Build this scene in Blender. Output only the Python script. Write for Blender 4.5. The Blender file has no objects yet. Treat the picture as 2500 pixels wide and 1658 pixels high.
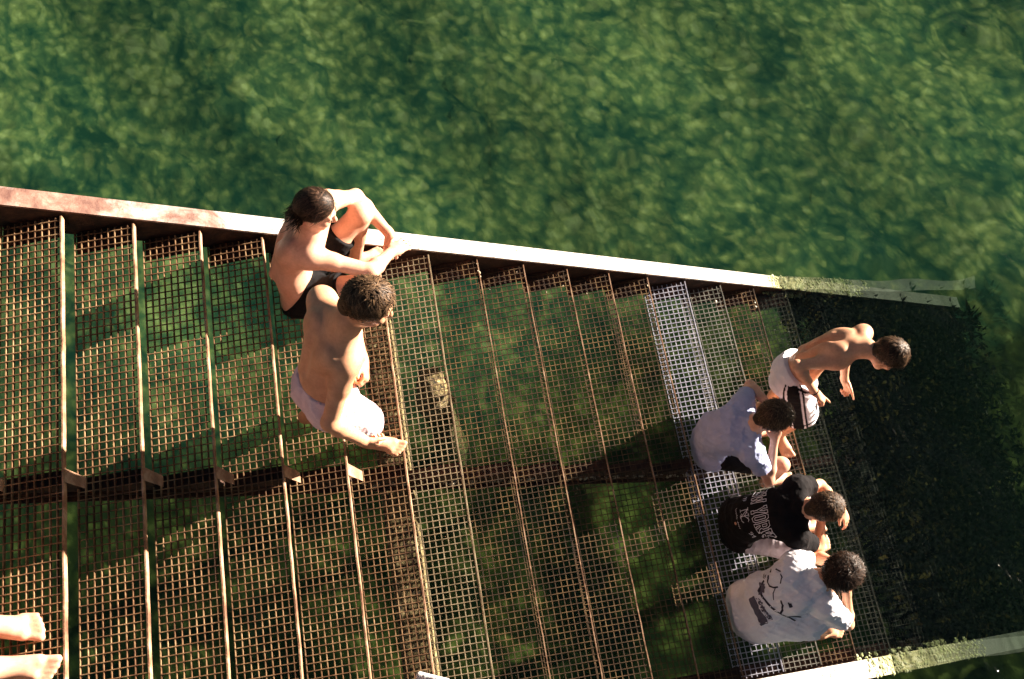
import bpy, bmesh, math, random
import numpy as np
from mathutils import Vector, Matrix
from mathutils.bvhtree import BVHTree

random.seed(7)
rng = np.random.default_rng(7)
scene = bpy.context.scene
COL = scene.collection

# ------------------------------------------------------------------ camera
cam_data = bpy.data.cameras.new("camera")
cam_data.sensor_width = 36.0
cam_data.lens = 35.11
cam_data.clip_start = 0.05
cam_data.clip_end = 500.0
cam = bpy.data.objects.new("camera", cam_data)
COL.objects.link(cam)
CR = Matrix(((0.9855, 0.1663, -0.0346), (-0.1677, 0.9202, -0.3536), (-0.0270, 0.3543, 0.9348)))
M4 = CR.to_4x4()
M4.translation = Vector((2.2323, 0.0, 4.195))
cam.matrix_world = M4
scene.camera = cam

# ------------------------------------------------------------------ sky, sun, exposure
SUN_A, SUN_B = 5.4, 1.58                       # metres the shadow travels in -x, -y per metre of drop
sun_dir = Vector((SUN_A, SUN_B, 1.0)).normalized()
sun_el = math.asin(sun_dir.z)
sun_az = math.atan2(sun_dir.y, sun_dir.x)
world = bpy.data.worlds.new("World")
scene.world = world
world.use_nodes = True
wn = world.node_tree.nodes
sky = wn.new("ShaderNodeTexSky")
sky.sky_type = 'NISHITA'
sky.sun_disc = False
sky.sun_elevation = sun_el
sky.sun_rotation = math.pi / 2 - sun_az
wn["Background"].inputs["Strength"].default_value = 0.014
world.node_tree.links.new(sky.outputs[0], wn["Background"].inputs["Color"])
sl = bpy.data.lights.new("sun", 'SUN')
sl.energy = 5.0
sl.angle = math.radians(0.53)
sl.color = (1.0, 0.87, 0.72)
sun = bpy.data.objects.new("sun", sl)
COL.objects.link(sun)
sun.rotation_euler = sun_dir.to_track_quat('Z', 'Y').to_euler()
sun.location = (8, 5, 9)
scene.view_settings.view_transform = 'Standard'
scene.view_settings.look = 'None'
scene.view_settings.exposure = 2.3
scene.view_settings.gamma = 1.0
scene.view_settings.use_curve_mapping = False
scene.render.engine = 'CYCLES'
scene.cycles.max_bounces = 6
scene.cycles.transparent_max_bounces = 12
scene.cycles.use_denoising = True
scene.cycles.caustics_reflective = False
scene.cycles.caustics_refractive = False

# ------------------------------------------------------------------ helpers: materials
def new_mat(name):
    m = bpy.data.materials.new(name)
    m.use_nodes = True
    nt = m.node_tree
    return m, nt, nt.nodes["Principled BSDF"], nt.nodes["Material Output"]

def node(nt, typ, **kw):
    n = nt.nodes.new(typ)
    for k, v in kw.items():
        if k in n.inputs:
            n.inputs[k].default_value = v
        else:
            setattr(n, k, v)
    return n

def noise(nt, scale, detail=4.0, rough=0.55, dist=0.0, vec=None):
    n = node(nt, "ShaderNodeTexNoise", Scale=scale, Detail=detail, Roughness=rough, Distortion=dist)
    if vec is not None:
        nt.links.new(vec, n.inputs["Vector"])
    return n

def ramp(nt, fac, stops):
    n = nt.nodes.new("ShaderNodeValToRGB")
    el = n.color_ramp.elements
    while len(el) < len(stops):
        el.new(0.5)
    for e, (p, c) in zip(el, stops):
        e.position = p
        e.color = (*c, 1.0) if len(c) == 3 else c
    nt.links.new(fac, n.inputs["Fac"])
    return n

def mixc(nt, fac, a, b, blend='MIX'):
    n = nt.nodes.new("ShaderNodeMix")
    n.data_type = 'RGBA'
    n.blend_type = blend
    for s, v in ((0, fac), (6, a), (7, b)):
        if hasattr(v, "is_linked") or hasattr(v, "links"):
            nt.links.new(v, n.inputs[s])
        else:
            n.inputs[s].default_value = v if s == 0 else (*v, 1.0)
    return n.outputs[2]

def math_n(nt, op, a, b=None, clamp=False):
    n = nt.nodes.new("ShaderNodeMath")
    n.operation = op
    n.use_clamp = clamp
    for i, v in enumerate((a, b)):
        if v is None:
            continue
        if hasattr(v, "links"):
            nt.links.new(v, n.inputs[i])
        else:
            n.inputs[i].default_value = v
    return n.outputs[0]

def bump(nt, bsdf, height, strength=0.3, dist=0.01):
    b = node(nt, "ShaderNodeBump", Strength=strength, Distance=dist)
    nt.links.new(height, b.inputs["Height"])
    nt.links.new(b.outputs[0], bsdf.inputs["Normal"])

def simple_mat(name, stops, scale=20.0, rough=0.7, bump_s=0.3, bump_scale=None, detail=5, metal=0.0, spec=0.4):
    m, nt, b, out = new_mat(name)
    tc = nt.nodes.new("ShaderNodeTexCoord")
    n = noise(nt, scale, detail, 0.6, 0.2, tc.outputs["Object"])
    r = ramp(nt, n.outputs["Fac"], stops)
    nt.links.new(r.outputs[0], b.inputs["Base Color"])
    b.inputs["Roughness"].default_value = rough
    b.inputs["Metallic"].default_value = metal
    b.inputs["Specular IOR Level"].default_value = spec
    if bump_s > 0:
        n2 = noise(nt, bump_scale or scale * 3, 4, 0.6, 0.0, tc.outputs["Object"])
        bump(nt, b, n2.outputs["Fac"], bump_s, 0.006)
    return m

# ------------------------------------------------------------------ helpers: meshes
def link(o, parent=None):
    COL.objects.link(o)
    if parent is not None:
        o.parent = parent
    return o

def fast_mesh(name, V, F, smooth=True):
    """V (n,3) float array, F (m,k) int array with k = 3 or 4"""
    me = bpy.data.meshes.new(name)
    V = np.ascontiguousarray(V, dtype=np.float32)
    F = np.ascontiguousarray(F, dtype=np.int32)
    m, k = F.shape
    me.vertices.add(len(V))
    me.vertices.foreach_set("co", V.ravel())
    me.loops.add(m * k)
    me.loops.foreach_set("vertex_index", F.ravel())
    me.polygons.add(m)
    me.polygons.foreach_set("loop_start", np.arange(0, m * k, k, dtype=np.int32))
    me.polygons.foreach_set("loop_total", np.full(m, k, dtype=np.int32))
    me.polygons.foreach_set("use_smooth", np.full(m, smooth, dtype=bool))
    me.update(calc_edges=True)
    return me

def obj(name, me, mat, parent=None, loc=(0, 0, 0)):
    o = bpy.data.objects.new(name, me)
    o.location = loc
    if mat is not None:
        me.materials.append(mat)
    return link(o, parent)

class MB:
    """collects boxes, tubes and facets for one mesh"""
    def __init__(s):
        s.v = []
        s.f = []
    def box(s, x0, x1, y0, y1, z0, z1):
        n = len(s.v)
        s.v += [(x0, y0, z0), (x1, y0, z0), (x1, y1, z0), (x0, y1, z0), (x0, y0, z1), (x1, y0, z1), (x1, y1, z1), (x0, y1, z1)]
        s.f += [(n, n+3, n+2, n+1), (n+4, n+5, n+6, n+7), (n, n+1, n+5, n+4), (n+1, n+2, n+6, n+5), (n+2, n+3, n+7, n+6), (n+3, n, n+4, n+7)]
    def prism(s, pts_a, pts_b):
        """quad prism between two lists of four points"""
        n = len(s.v)
        s.v += list(pts_a) + list(pts_b)
        s.f += [(n, n+1, n+2, n+3), (n+7, n+6, n+5, n+4)]
        for i in range(4):
            j = (i + 1) % 4
            s.f.append((n+i, n+4+i, n+4+j, n+j))
    def tube(s, pts, rads, seg=8):
        n = len(s.v)
        pts = [Vector(p) for p in pts]
        for i, p in enumerate(pts):
            t = (pts[min(i+1, len(pts)-1)] - pts[max(i-1, 0)]).normalized()
            a = t.orthogonal().normalized()
            b = t.cross(a)
            for k in range(seg):
                an = 2 * math.pi * k / seg
                s.v.append(tuple(p + (a * math.cos(an) + b * math.sin(an)) * rads[i]))
        for i in range(len(pts) - 1):
            for k in range(seg):
                k2 = (k + 1) % seg
                s.f.append((n+i*seg+k, n+i*seg+k2, n+(i+1)*seg+k2, n+(i+1)*seg+k))
    def build(s, name, mat, parent=None, smooth=False, loc=(0, 0, 0)):
        me = bpy.data.meshes.new(name)
        me.from_pydata(s.v, [], s.f)
        me.update()
        if smooth:
            me.polygons.foreach_set("use_smooth", np.full(len(me.polygons), True))
        return obj(name, me, mat, parent, loc)

def tag(o, label=None, cat=None, group=None, kind=None):
    for k, v in (("label", label), ("category", cat), ("group", group), ("kind", kind)):
        if v:
            o[k] = v
    return o

def empty(name, loc=(0, 0, 0)):
    o = bpy.data.objects.new(name, None)
    o.location = loc
    o.empty_display_size = 0.2
    return link(o)

def blobs(centres, radii, squash=1.0, jitter=0.25, sub=1, seed=3):
    """many small uneven rounded lumps in one mesh"""
    bm = bmesh.new()
    bmesh.ops.create_icosphere(bm, subdivisions=sub, radius=1.0)
    base = np.array([v.co[:] for v in bm.verts], dtype=np.float32)
    tri = np.array([[v.index for v in f.verts] for f in bm.faces], dtype=np.int32)
    bm.free()
    r = np.random.default_rng(seed)
    n = len(centres)
    nb = len(base)
    C = np.asarray(centres, dtype=np.float32)
    R = np.asarray(radii, dtype=np.float32)
    V = np.empty((n, nb, 3), dtype=np.float32)
    ang = r.uniform(0, 6.283, n)
    ca, sa = np.cos(ang)[:, None], np.sin(ang)[:, None]
    sx = r.uniform(0.7, 1.35, n)[:, None]
    sy = r.uniform(0.7, 1.35, n)[:, None]
    sz = r.uniform(0.6, 1.1, n)[:, None] * squash
    jit = 1 + r.normal(0, jitter, (n, nb)).clip(-.5, .5)
    x = base[None, :, 0] * sx * jit
    y = base[None, :, 1] * sy * jit
    z = base[None, :, 2] * sz * jit
    V[:, :, 0] = C[:, None, 0] + R[:, None] * (x * ca - y * sa)
    V[:, :, 1] = C[:, None, 1] + R[:, None] * (x * sa + y * ca)
    V[:, :, 2] = C[:, None, 2] + R[:, None] * z
    F = (tri[None] + (np.arange(n) * nb)[:, None, None]).reshape(-1, 3)
    return V.reshape(-1, 3), F

# ------------------------------------------------------------------ helpers: smooth bodies from distance fields
class Vol:
    def __init__(s, lo, hi, vx):
        s.vx = vx
        s.lo = np.asarray(lo, dtype=np.float64)
        s.n = np.ceil((np.asarray(hi) - s.lo) / vx).astype(int) + 1
        s.d = np.full(tuple(s.n), 1.0, dtype=np.float32)
    def reg(s, lo, hi):
        i0 = np.clip(np.floor((np.asarray(lo) - s.lo) / s.vx).astype(int), 0, s.n)
        i1 = np.clip(np.ceil((np.asarray(hi) - s.lo) / s.vx).astype(int) + 1, 0, s.n)
        sl = tuple(slice(a, b) for a, b in zip(i0, i1))
        g = [(s.lo[k] + np.arange(i0[k], i1[k]) * s.vx).astype(np.float32) for k in range(3)]
        return sl, g[0][:, None, None], g[1][None, :, None], g[2][None, None, :]
    def comb(s, sl, b, k, op):
        a = s.d[sl]
        if op == 's':
            b = -b
            h = np.maximum(k - np.abs(a - b), 0) / k
            s.d[sl] = np.maximum(a, b) + h * h * k * 0.25
        else:
            h = np.maximum(k - np.abs(a - b), 0) / k
            s.d[sl] = np.minimum(a, b) - h * h * k * 0.25
    def cone(s, a, b, ra, rb, k=0.02, op='u'):
        a = np.asarray(a, dtype=float)
        b = np.asarray(b, dtype=float)
        pad = max(ra, rb) + k + 3 * s.vx
        sl, X, Y, Z = s.reg(np.minimum(a, b) - pad, np.maximum(a, b) + pad)
        ba = b - a
        L = max(float(ba @ ba), 1e-12)
        px, py, pz = X - a[0], Y - a[1], Z - a[2]
        h = np.clip((px * ba[0] + py * ba[1] + pz * ba[2]) / L, 0, 1).astype(np.float32)
        d = np.sqrt((px - h * ba[0]) ** 2 + (py - h * ba[1]) ** 2 + (pz - h * ba[2]) ** 2) - (ra + (rb - ra) * h)
        s.comb(sl, d.astype(np.float32), k, op)
    def ell(s, c, axes, r, k=0.03, op='u'):
        c = np.asarray(c, dtype=float)
        pad = max(r) + k + 3 * s.vx
        sl, X, Y, Z = s.reg(c - pad, c + pad)
        px, py, pz = X - c[0], Y - c[1], Z - c[2]
        k0 = 0
        k1 = 0
        for ax, rr in zip(axes, r):
            q = px * ax[0] + py * ax[1] + pz * ax[2]
            k0 = k0 + (q / rr) ** 2
            k1 = k1 + (q / (rr * rr)) ** 2
        k0 = np.sqrt(k0)
        k1 = np.sqrt(k1) + 1e-6
        s.comb(sl, (k0 * (k0 - 1) / k1).astype(np.float32), k, op)
    def cut(s, p, nrm, half=None):
        """remove everything on the side of the plane that nrm points to (inside a box round p)"""
        p = np.asarray(p, dtype=float)
        nrm = unit(nrm)
        h = 9.0 if half is None else half
        sl, X, Y, Z = s.reg(p - h, p + h)
        d = (X - p[0]) * nrm[0] + (Y - p[1]) * nrm[1] + (Z - p[2]) * nrm[2]
        s.d[sl] = np.maximum(s.d[sl], d.astype(np.float32))
    def wrinkle(s, amp, freq, seed, n=7, along=None):
        r = np.random.default_rng(seed)
        g = [(s.lo[k] + np.arange(s.n[k]) * s.vx).astype(np.float32) for k in range(3)]
        X, Y, Z = g[0][:, None, None], g[1][None, :, None], g[2][None, None, :]
        w = 0.35 * np.sin(freq * 0.31 * X + 1.3) + 0.35 * np.sin(freq * 0.37 * Y + 2.1) + 0.35 * np.sin(freq * 0.29 * Z)
        tot = np.zeros_like(s.d)
        for i in range(n):
            kv = unit(r.normal(size=3))
            if along is not None:
                kv = unit(kv - 0.85 * (kv @ along) * along)
            kv = kv * freq * r.uniform(0.5, 1.8)
            ph = r.uniform(0, 6.28)
            tot += (1 - np.abs(np.sin(X * kv[0] + Y * kv[1] + Z * kv[2] + ph + w * r.uniform(1, 3)))) ** 2.2
        s.d -= (amp * (tot / n * 2.2 - 0.6)).astype(np.float32) * (np.abs(s.d) < 0.08)
    def hollow(s, th):
        s.d = np.maximum(s.d, -(s.d + th))
    def mesh(s, smooth_it=1):
        d = s.d
        neg = d < 0
        nx, ny, nz = d.shape
        cnt = np.zeros((nx-1, ny-1, nz-1), dtype=np.int8)
        for i in (0, 1):
            for j in (0, 1):
                for k in (0, 1):
                    cnt += neg[i:nx-1+i, j:ny-1+j, k:nz-1+k]
        act = (cnt > 0) & (cnt < 8)
        idx = np.argwhere(act)
        ids = np.full(act.shape, -1, dtype=np.int32)
        ids[act] = np.arange(len(idx), dtype=np.int32)
        acc = np.zeros((len(idx), 3), dtype=np.float32)
        num = np.zeros(len(idx), dtype=np.float32)
        cor = [(0,0,0),(1,0,0),(0,1,0),(1,1,0),(0,0,1),(1,0,1),(0,1,1),(1,1,1)]
        val = [d[idx[:,0]+a, idx[:,1]+b, idx[:,2]+c] for a, b, c in cor]
        for p in range(8):
            for q in range(p+1, 8):
                df = [cor[q][t]-cor[p][t] for t in range(3)]
                if sum(abs(t) for t in df) != 1:
                    continue
                a, b = val[p], val[q]
                m = (a < 0) != (b < 0)
                t = np.where(m, a / np.where(np.abs(a-b) < 1e-9, 1e-9, a-b), 0)
                for ax in range(3):
                    acc[:, ax] += np.where(m, cor[p][ax] + t*df[ax], 0)
                num += m
        V = (idx + acc / np.maximum(num, 1)[:, None]) * s.vx + s.lo
        quads = []
        for ax in range(3):
            o1, o2 = [(1, 2), (2, 0), (0, 1)][ax]
            sl0 = [slice(1, -1)] * 3
            sl1 = [slice(1, -1)] * 3
            sl0[ax] = slice(0, -1)
            sl1[ax] = slice(1, None)
            A = neg[tuple(sl0)]
            B = neg[tuple(sl1)]
            for flip, mm in ((False, A & ~B), (True, ~A & B)):
                e = np.argwhere(mm)
                if not len(e):
                    continue
                off = np.array([1, 1, 1])
                off[ax] = 0
                e = e + off
                c = []
                for da, db in ((0, 0), (-1, 0), (-1, -1), (0, -1)):
                    t = e.copy()
                    t[:, o1] += da
                    t[:, o2] += db
                    c.append(ids[t[:, 0], t[:, 1], t[:, 2]])
                Q = np.stack(c, 1)
                if flip:
                    Q = Q[:, ::-1]
                quads.append(Q)
        F = np.concatenate(quads)
        F = F[(F >= 0).all(1)]
        for _ in range(smooth_it):
            S = np.zeros_like(V)
            C = np.zeros(len(V))
            for a in range(4):
                b = (a + 1) % 4
                np.add.at(S, F[:, a], V[F[:, b]])
                np.add.at(S, F[:, b], V[F[:, a]])
                np.add.at(C, F[:, a], 1)
                np.add.at(C, F[:, b], 1)
            V = 0.5 * V + 0.5 * S / np.maximum(C, 1)[:, None]
        return V.astype(np.float32), F

def A(*v):
    return np.array(v, dtype=float)
def unit(v):
    v = np.asarray(v, dtype=float)
    return v / (np.linalg.norm(v) + 1e-12)
def lerp(a, b, t):
    return np.asarray(a, dtype=float) * (1 - t) + np.asarray(b, dtype=float) * t
def rot(v, axis, ang):
    axis = unit(axis)
    v = np.asarray(v, dtype=float)
    return v * math.cos(ang) + np.cross(axis, v) * math.sin(ang) + axis * (axis @ v) * (1 - math.cos(ang))

# ================================================================== THE SETTING
G, R_, DEP = 0.29, 0.1832, 0.308          # going, rise and depth of a tread
SL = R_ / G
WATER = -2.87
RIPPLE = 0.0030
BED = -4.45
Y_FAR, Y_NEAR, Y_MID = 2.715, 0.0, 1.37

# ---- seabed: one large uneven sheet
def bed_height(x, y):
    return 0.22 * (0.16 * np.sin(x * 0.9 + 0.7 * np.sin(y * 0.7)) * np.cos(y * 0.8 + 0.4) + 0.09 * np.sin(2.3 * x + 1.1 * y)
            + 0.05 * np.sin(4.1 * y - 2.7 * x + 1.0))

gx = np.concatenate([np.linspace(-70, -5, 12), np.linspace(-4.5, 12, 160), np.linspace(13, 80, 12)])
gy = np.concatenate([np.linspace(-70, -5, 12), np.linspace(-4.5, 10, 140), np.linspace(11, 80, 12)])
XX, YY = np.meshgrid(gx, gy, indexing='ij')
ZZ = BED + bed_height(XX, YY) + rng.normal(0, 0.006, XX.shape)
nI, nJ = XX.shape
ii = np.arange(nI * nJ).reshape(nI, nJ)
Fq = np.stack([ii[:-1, :-1], ii[1:, :-1], ii[1:, 1:], ii[:-1, 1:]], -1).reshape(-1, 4)

def crest_coords(nt, stretch):
    """object coordinates drawn out along the wave crests"""
    tc = nt.nodes.new("ShaderNodeTexCoord")
    m1 = node(nt, "ShaderNodeMapping")
    m1.inputs["Rotation"].default_value = (0, 0, math.radians(60))
    m2 = node(nt, "ShaderNodeMapping")
    m2.inputs["Scale"].default_value = (stretch, 1.0, 1.0)
    nt.links.new(tc.outputs["Object"], m1.inputs["Vector"])
    nt.links.new(m1.outputs[0], m2.inputs["Vector"])
    return m2.outputs[0]

def bed_colour(nt, b):
    vec = crest_coords(nt, 0.75)
    nd = noise(nt, 5.0, 3, 0.6, 0.0, vec)
    off = nt.nodes.new("ShaderNodeVectorMath")
    off.operation = 'MULTIPLY_ADD'
    nt.links.new(nd.outputs["Color"], off.inputs[0])
    off.inputs[1].default_value = (0.16, 0.16, 0.16)
    nt.links.new(vec, off.inputs[2])
    vo = node(nt, "ShaderNodeTexVoronoi", Scale=10.5)
    vo.feature = 'SMOOTH_F1'
    vo.inputs["Smoothness"].default_value = 0.75
    nt.links.new(off.outputs[0], vo.inputs["Vector"])
    bw = nt.nodes.new("ShaderNodeRGBToBW")
    nt.links.new(vo.outputs["Color"], bw.inputs[0])
    n1 = noise(nt, 1.5, 5, 0.6, 0.6, vec)
    n2 = noise(nt, 10.0, 5, 0.62, 0.35, vec)
    f = math_n(nt, 'ADD', math_n(nt, 'MULTIPLY', bw.outputs[0], 0.40), math_n(nt, 'MULTIPLY', n1.outputs["Fac"], 0.62))
    f = math_n(nt, 'ADD', f, math_n(nt, 'MULTIPLY', n2.outputs["Fac"], 0.34))
    f = math_n(nt, 'ADD', f, math_n(nt, 'MULTIPLY', vo.outputs["Distance"], -0.30))
    r1 = ramp(nt, f, [(0.38, (0.03, 0.11, 0.09)), (0.54, (0.18, 0.27, 0.14)), (0.66, (0.50, 0.51, 0.22)), (0.80, (0.92, 0.87, 0.46))])
    # shade beneath the stairs painted into the bottom colour: darker olive with ragged edges
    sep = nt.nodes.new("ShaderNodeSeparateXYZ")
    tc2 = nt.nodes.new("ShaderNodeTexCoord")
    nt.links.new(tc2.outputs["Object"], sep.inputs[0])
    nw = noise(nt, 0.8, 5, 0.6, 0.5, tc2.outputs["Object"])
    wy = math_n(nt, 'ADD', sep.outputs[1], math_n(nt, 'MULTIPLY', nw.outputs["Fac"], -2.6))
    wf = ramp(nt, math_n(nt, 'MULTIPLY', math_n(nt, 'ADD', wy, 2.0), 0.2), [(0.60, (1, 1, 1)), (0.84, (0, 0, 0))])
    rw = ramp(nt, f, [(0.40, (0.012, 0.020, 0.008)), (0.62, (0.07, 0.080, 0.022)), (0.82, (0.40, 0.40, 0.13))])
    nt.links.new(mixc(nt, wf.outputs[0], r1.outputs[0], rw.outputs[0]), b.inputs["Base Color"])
    b.inputs["Roughness"].default_value = 0.95
    b.inputs["Specular IOR Level"].default_value = 0.1
    bump(nt, b, n2.outputs["Fac"], 0.2, 0.02)

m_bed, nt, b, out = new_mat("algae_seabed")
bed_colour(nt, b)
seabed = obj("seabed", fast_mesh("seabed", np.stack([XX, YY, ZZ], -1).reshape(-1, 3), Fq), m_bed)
tag(seabed, kind="structure")

# ---- the sea: a closed body of green water with a rippled surface 
m_water, nt, b, out = new_mat("sea_water")
nt.nodes.remove(b)
w2 = noise(nt, 9.0, 4, 0.6, 0.6, crest_coords(nt, 0.35))
bp = node(nt, "ShaderNodeBump", Strength=1.0, Distance=0.018)
nt.links.new(w2.outputs["Fac"], bp.inputs["Height"])
lw = node(nt, "ShaderNodeLayerWeight", Blend=0.5)
nt.links.new(bp.outputs[0], lw.inputs["Normal"])
frs = math_n(nt, 'ADD', math_n(nt, 'MULTIPLY', math_n(nt, 'POWER', lw.outputs["Facing"], 5.0), 0.97), 0.022, True)
gl = node(nt, "ShaderNodeBsdfGlossy", Roughness=0.06)
nt.links.new(bp.outputs[0], gl.inputs["Normal"])
tr = node(nt, "ShaderNodeBsdfTransparent", Color=(0.94, 0.98, 0.95, 1))
mx = nt.nodes.new("ShaderNodeMixShader")
nt.links.new(frs, mx.inputs[0])
rf = node(nt, "ShaderNodeBsdfRefraction", IOR=1.333, Roughness=0.0)
mr = node(nt, "ShaderNodeMixShader")
mr.inputs[0].default_value = 0.45
nt.links.new(tr.outputs[0], mr.inputs[1])
nt.links.new(rf.outputs[0], mr.inputs[2])
nt.links.new(mr.outputs[0], mx.inputs[1])
nt.links.new(gl.outputs[0], mx.inputs[2])
nt.links.new(mx.outputs[0], out.inputs["Surface"])
va = node(nt, "ShaderNodeVolumeAbsorption", Color=(0.40, 0.80, 0.44, 1), Density=0.10)
vs = node(nt, "ShaderNodeVolumeScatter", Color=(0.25, 0.75, 0.45, 1), Density=0.007, Anisotropy=0.2)
ad = nt.nodes.new("ShaderNodeAddShader")
nt.links.new(va.outputs[0], ad.inputs[0])
nt.links.new(vs.outputs[0], ad.inputs[1])
nt.links.new(ad.outputs[0], out.inputs["Volume"])
wx_ = np.concatenate([np.linspace(-65, -6, 14)[:-1], np.linspace(-6, 13, 460), np.linspace(13, 75, 14)[1:]])
wy_ = np.concatenate([np.linspace(-65, -5, 14)[:-1], np.linspace(-5, 11, 390), np.linspace(11, 75, 14)[1:]])
WX, WY = np.meshgrid(wx_, wy_, indexing='ij')
WZ = np.zeros_like(WX)
wr_ = np.random.default_rng(4)
for k in range(46):
    an = math.radians(30) + wr_.normal(0, .60)
    wl = wr_.uniform(.17, .9) if k < 36 else wr_.uniform(.9, 2.2)
    kk = 2 * math.pi / wl
    WZ += RIPPLE * wl * np.sin((WX * math.cos(an) + WY * math.sin(an)) * kk + wr_.uniform(0, 6.28) + .6 * np.sin(WX * .9 + WY * 1.3 + k))
fade = np.clip(np.minimum(np.minimum(WX + 7, 14 - WX), np.minimum(WY + 6, 12 - WY)), 0, 1)
WZ = WATER + WZ * fade
n0, n1 = WX.shape
ii = np.arange(n0 * n1).reshape(n0, n1)
F = np.stack([ii[:-1, :-1], ii[1:, :-1], ii[1:, 1:], ii[:-1, 1:]], -1).reshape(-1, 4)
V = np.stack([WX, WY, WZ], -1).reshape(-1, 3)
nv = len(V)
zb = BED - 1.2
V = np.concatenate([V, [(-65, -65, zb), (75, -65, zb), (75, 75, zb), (-65, 75, zb)]])
rim = np.concatenate([ii[:, 0], ii[-1, 1:], ii[::-1, -1][1:], ii[0, ::-1][1:]])
low = V[rim].copy()
low[:, 2] = zb
i_low = len(V) + np.arange(len(rim))
V = np.concatenate([V, low])
sk = np.stack([rim[1:], rim[:-1], i_low[:-1], i_low[1:]], -1)
bot = np.array([[nv + 3, nv + 2, nv + 1, nv]])
F = np.concatenate([F, sk, bot])
water = obj("sea_water", fast_mesh("sea_water", V, F), m_water)
tag(water, kind="structure")

# ================================================================== THE STAIRCASE
def rust_mat(name, dark, mid, light, scale=14.0, paint=None, rough=0.75):
    m, nt, b, out = new_mat(name)
    tc = nt.nodes.new("ShaderNodeTexCoord")
    n1 = noise(nt, scale, 6, 0.65, 0.4, tc.outputs["Object"])
    r1 = ramp(nt, n1.outputs["Fac"], [(0.32, dark), (0.5, mid), (0.68, light)])
    col = r1.outputs[0]
    if paint:
        n3 = noise(nt, 2.6, 6, 0.62, 0.6, tc.outputs["Object"])
        sep = nt.nodes.new("ShaderNodeSeparateXYZ")
        nt.links.new(tc.outputs["Object"], sep.inputs[0])
        gradx = math_n(nt, 'MULTIPLY', math_n(nt, 'ADD', sep.outputs[0], -1.15), 0.17)
        f = math_n(nt, 'ADD', n3.outputs["Fac"], gradx)
        rp = ramp(nt, f, [(0.38, (0, 0, 0)), (0.54, (1, 1, 1))])
        n4 = noise(nt, 24.0, 6, 0.75, 0.0, tc.outputs["Object"])
        pr = ramp(nt, n4.outputs["Fac"], [(0.34, (0.22 * paint[0], 0.11 * paint[0], 0.07 * paint[0])), (0.43, tuple(c * 0.8 for c in paint)), (0.56, paint)])
        col = mixc(nt, rp.outputs[0], col, pr.outputs[0])
        # growth below the tide line
        ag = ramp(nt, math_n(nt, 'ADD', math_n(nt, 'MULTIPLY', sep.outputs[2], -1.0), math_n(nt, 'MULTIPLY', n3.outputs["Fac"], 0.25)),
                  [(2.86 / 5, (0, 0, 0)), (2.98 / 5, (1, 1, 1))])
        dv = math_n(nt, 'DIVIDE', math_n(nt, 'ADD', math_n(nt, 'MULTIPLY', sep.outputs[2], -1.0), math_n(nt, 'MULTIPLY', n3.outputs["Fac"], 0.25)), 5.0)
        nt.links.new(dv, ag.inputs["Fac"])
        n5 = noise(nt, 22.0, 5, 0.65, 0.3, tc.outputs["Object"])
        wr = ramp(nt, n5.outputs["Fac"], [(0.35, (0.05, 0.06, 0.02)), (0.5, (0.30, 0.28, 0.10)), (0.66, (0.52, 0.50, 0.34))])
        col = mixc(nt, ag.outputs[0], col, wr.outputs[0])
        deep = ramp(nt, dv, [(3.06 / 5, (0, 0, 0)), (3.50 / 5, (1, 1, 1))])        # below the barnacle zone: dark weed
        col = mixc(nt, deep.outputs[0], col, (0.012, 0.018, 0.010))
    nt.links.new(col, b.inputs["Base Color"])
    b.inputs["Roughness"].default_value = rough
    n2 = noise(nt, scale * 4, 5, 0.65, 0.0, tc.outputs["Object"])
    bump(nt, b, n2.outputs["Fac"], 0.55, 0.006)
    return m

m_string = rust_mat("weathered_beam", (0.09, 0.032, 0.022), (0.19, 0.095, 0.068), (0.34, 0.21, 0.165), 11.0, paint=(0.52, 0.47, 0.43))
m_rust = rust_mat("rusty_steel", (0.014, 0.006, 0.004), (0.038, 0.015, 0.008), (0.09, 0.040, 0.020), 16.0)
m_rustbar = rust_mat("rusty_grating", (0.055, 0.022, 0.010), (0.19, 0.095, 0.042), (0.46, 0.30, 0.155), 6.0)
m_brown = rust_mat("brown_rusted_mesh", (0.022, 0.011, 0.005), (0.075, 0.038, 0.015), (0.26, 0.155, 0.062), 6.0)
m_tan = rust_mat("tan_galvanised_mesh", (0.14, 0.095, 0.05), (0.28, 0.21, 0.125), (0.44, 0.35, 0.22), 9.0)
m_white = rust_mat("new_galvanised_mesh", (0.30, 0.30, 0.38), (0.46, 0.46, 0.56), (0.60, 0.60, 0.70), 9.0, rough=0.5)
m_grey = rust_mat("grey_galvanised_mesh", (0.09, 0.085, 0.065), (0.19, 0.18, 0.15), (0.32, 0.30, 0.26), 9.0)
m_nose = rust_mat("worn_nosing", (0.09, 0.036, 0.018), (0.32, 0.17, 0.095), (0.60, 0.42, 0.28), 8.0)
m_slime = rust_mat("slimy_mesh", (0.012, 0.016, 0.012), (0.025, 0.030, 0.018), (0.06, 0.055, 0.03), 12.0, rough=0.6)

m_mid = rust_mat("scabby_beam", (0.012, 0.005, 0.004), (0.035, 0.014, 0.008), (0.10, 0.045, 0.022), 10.0, paint=(0.09, 0.055, 0.03))
stairs = empty("sea_staircase", (0, 0, 0))
tag(stairs, "wide rusty steel staircase with mesh treads running down into the green sea", "staircase")

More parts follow.
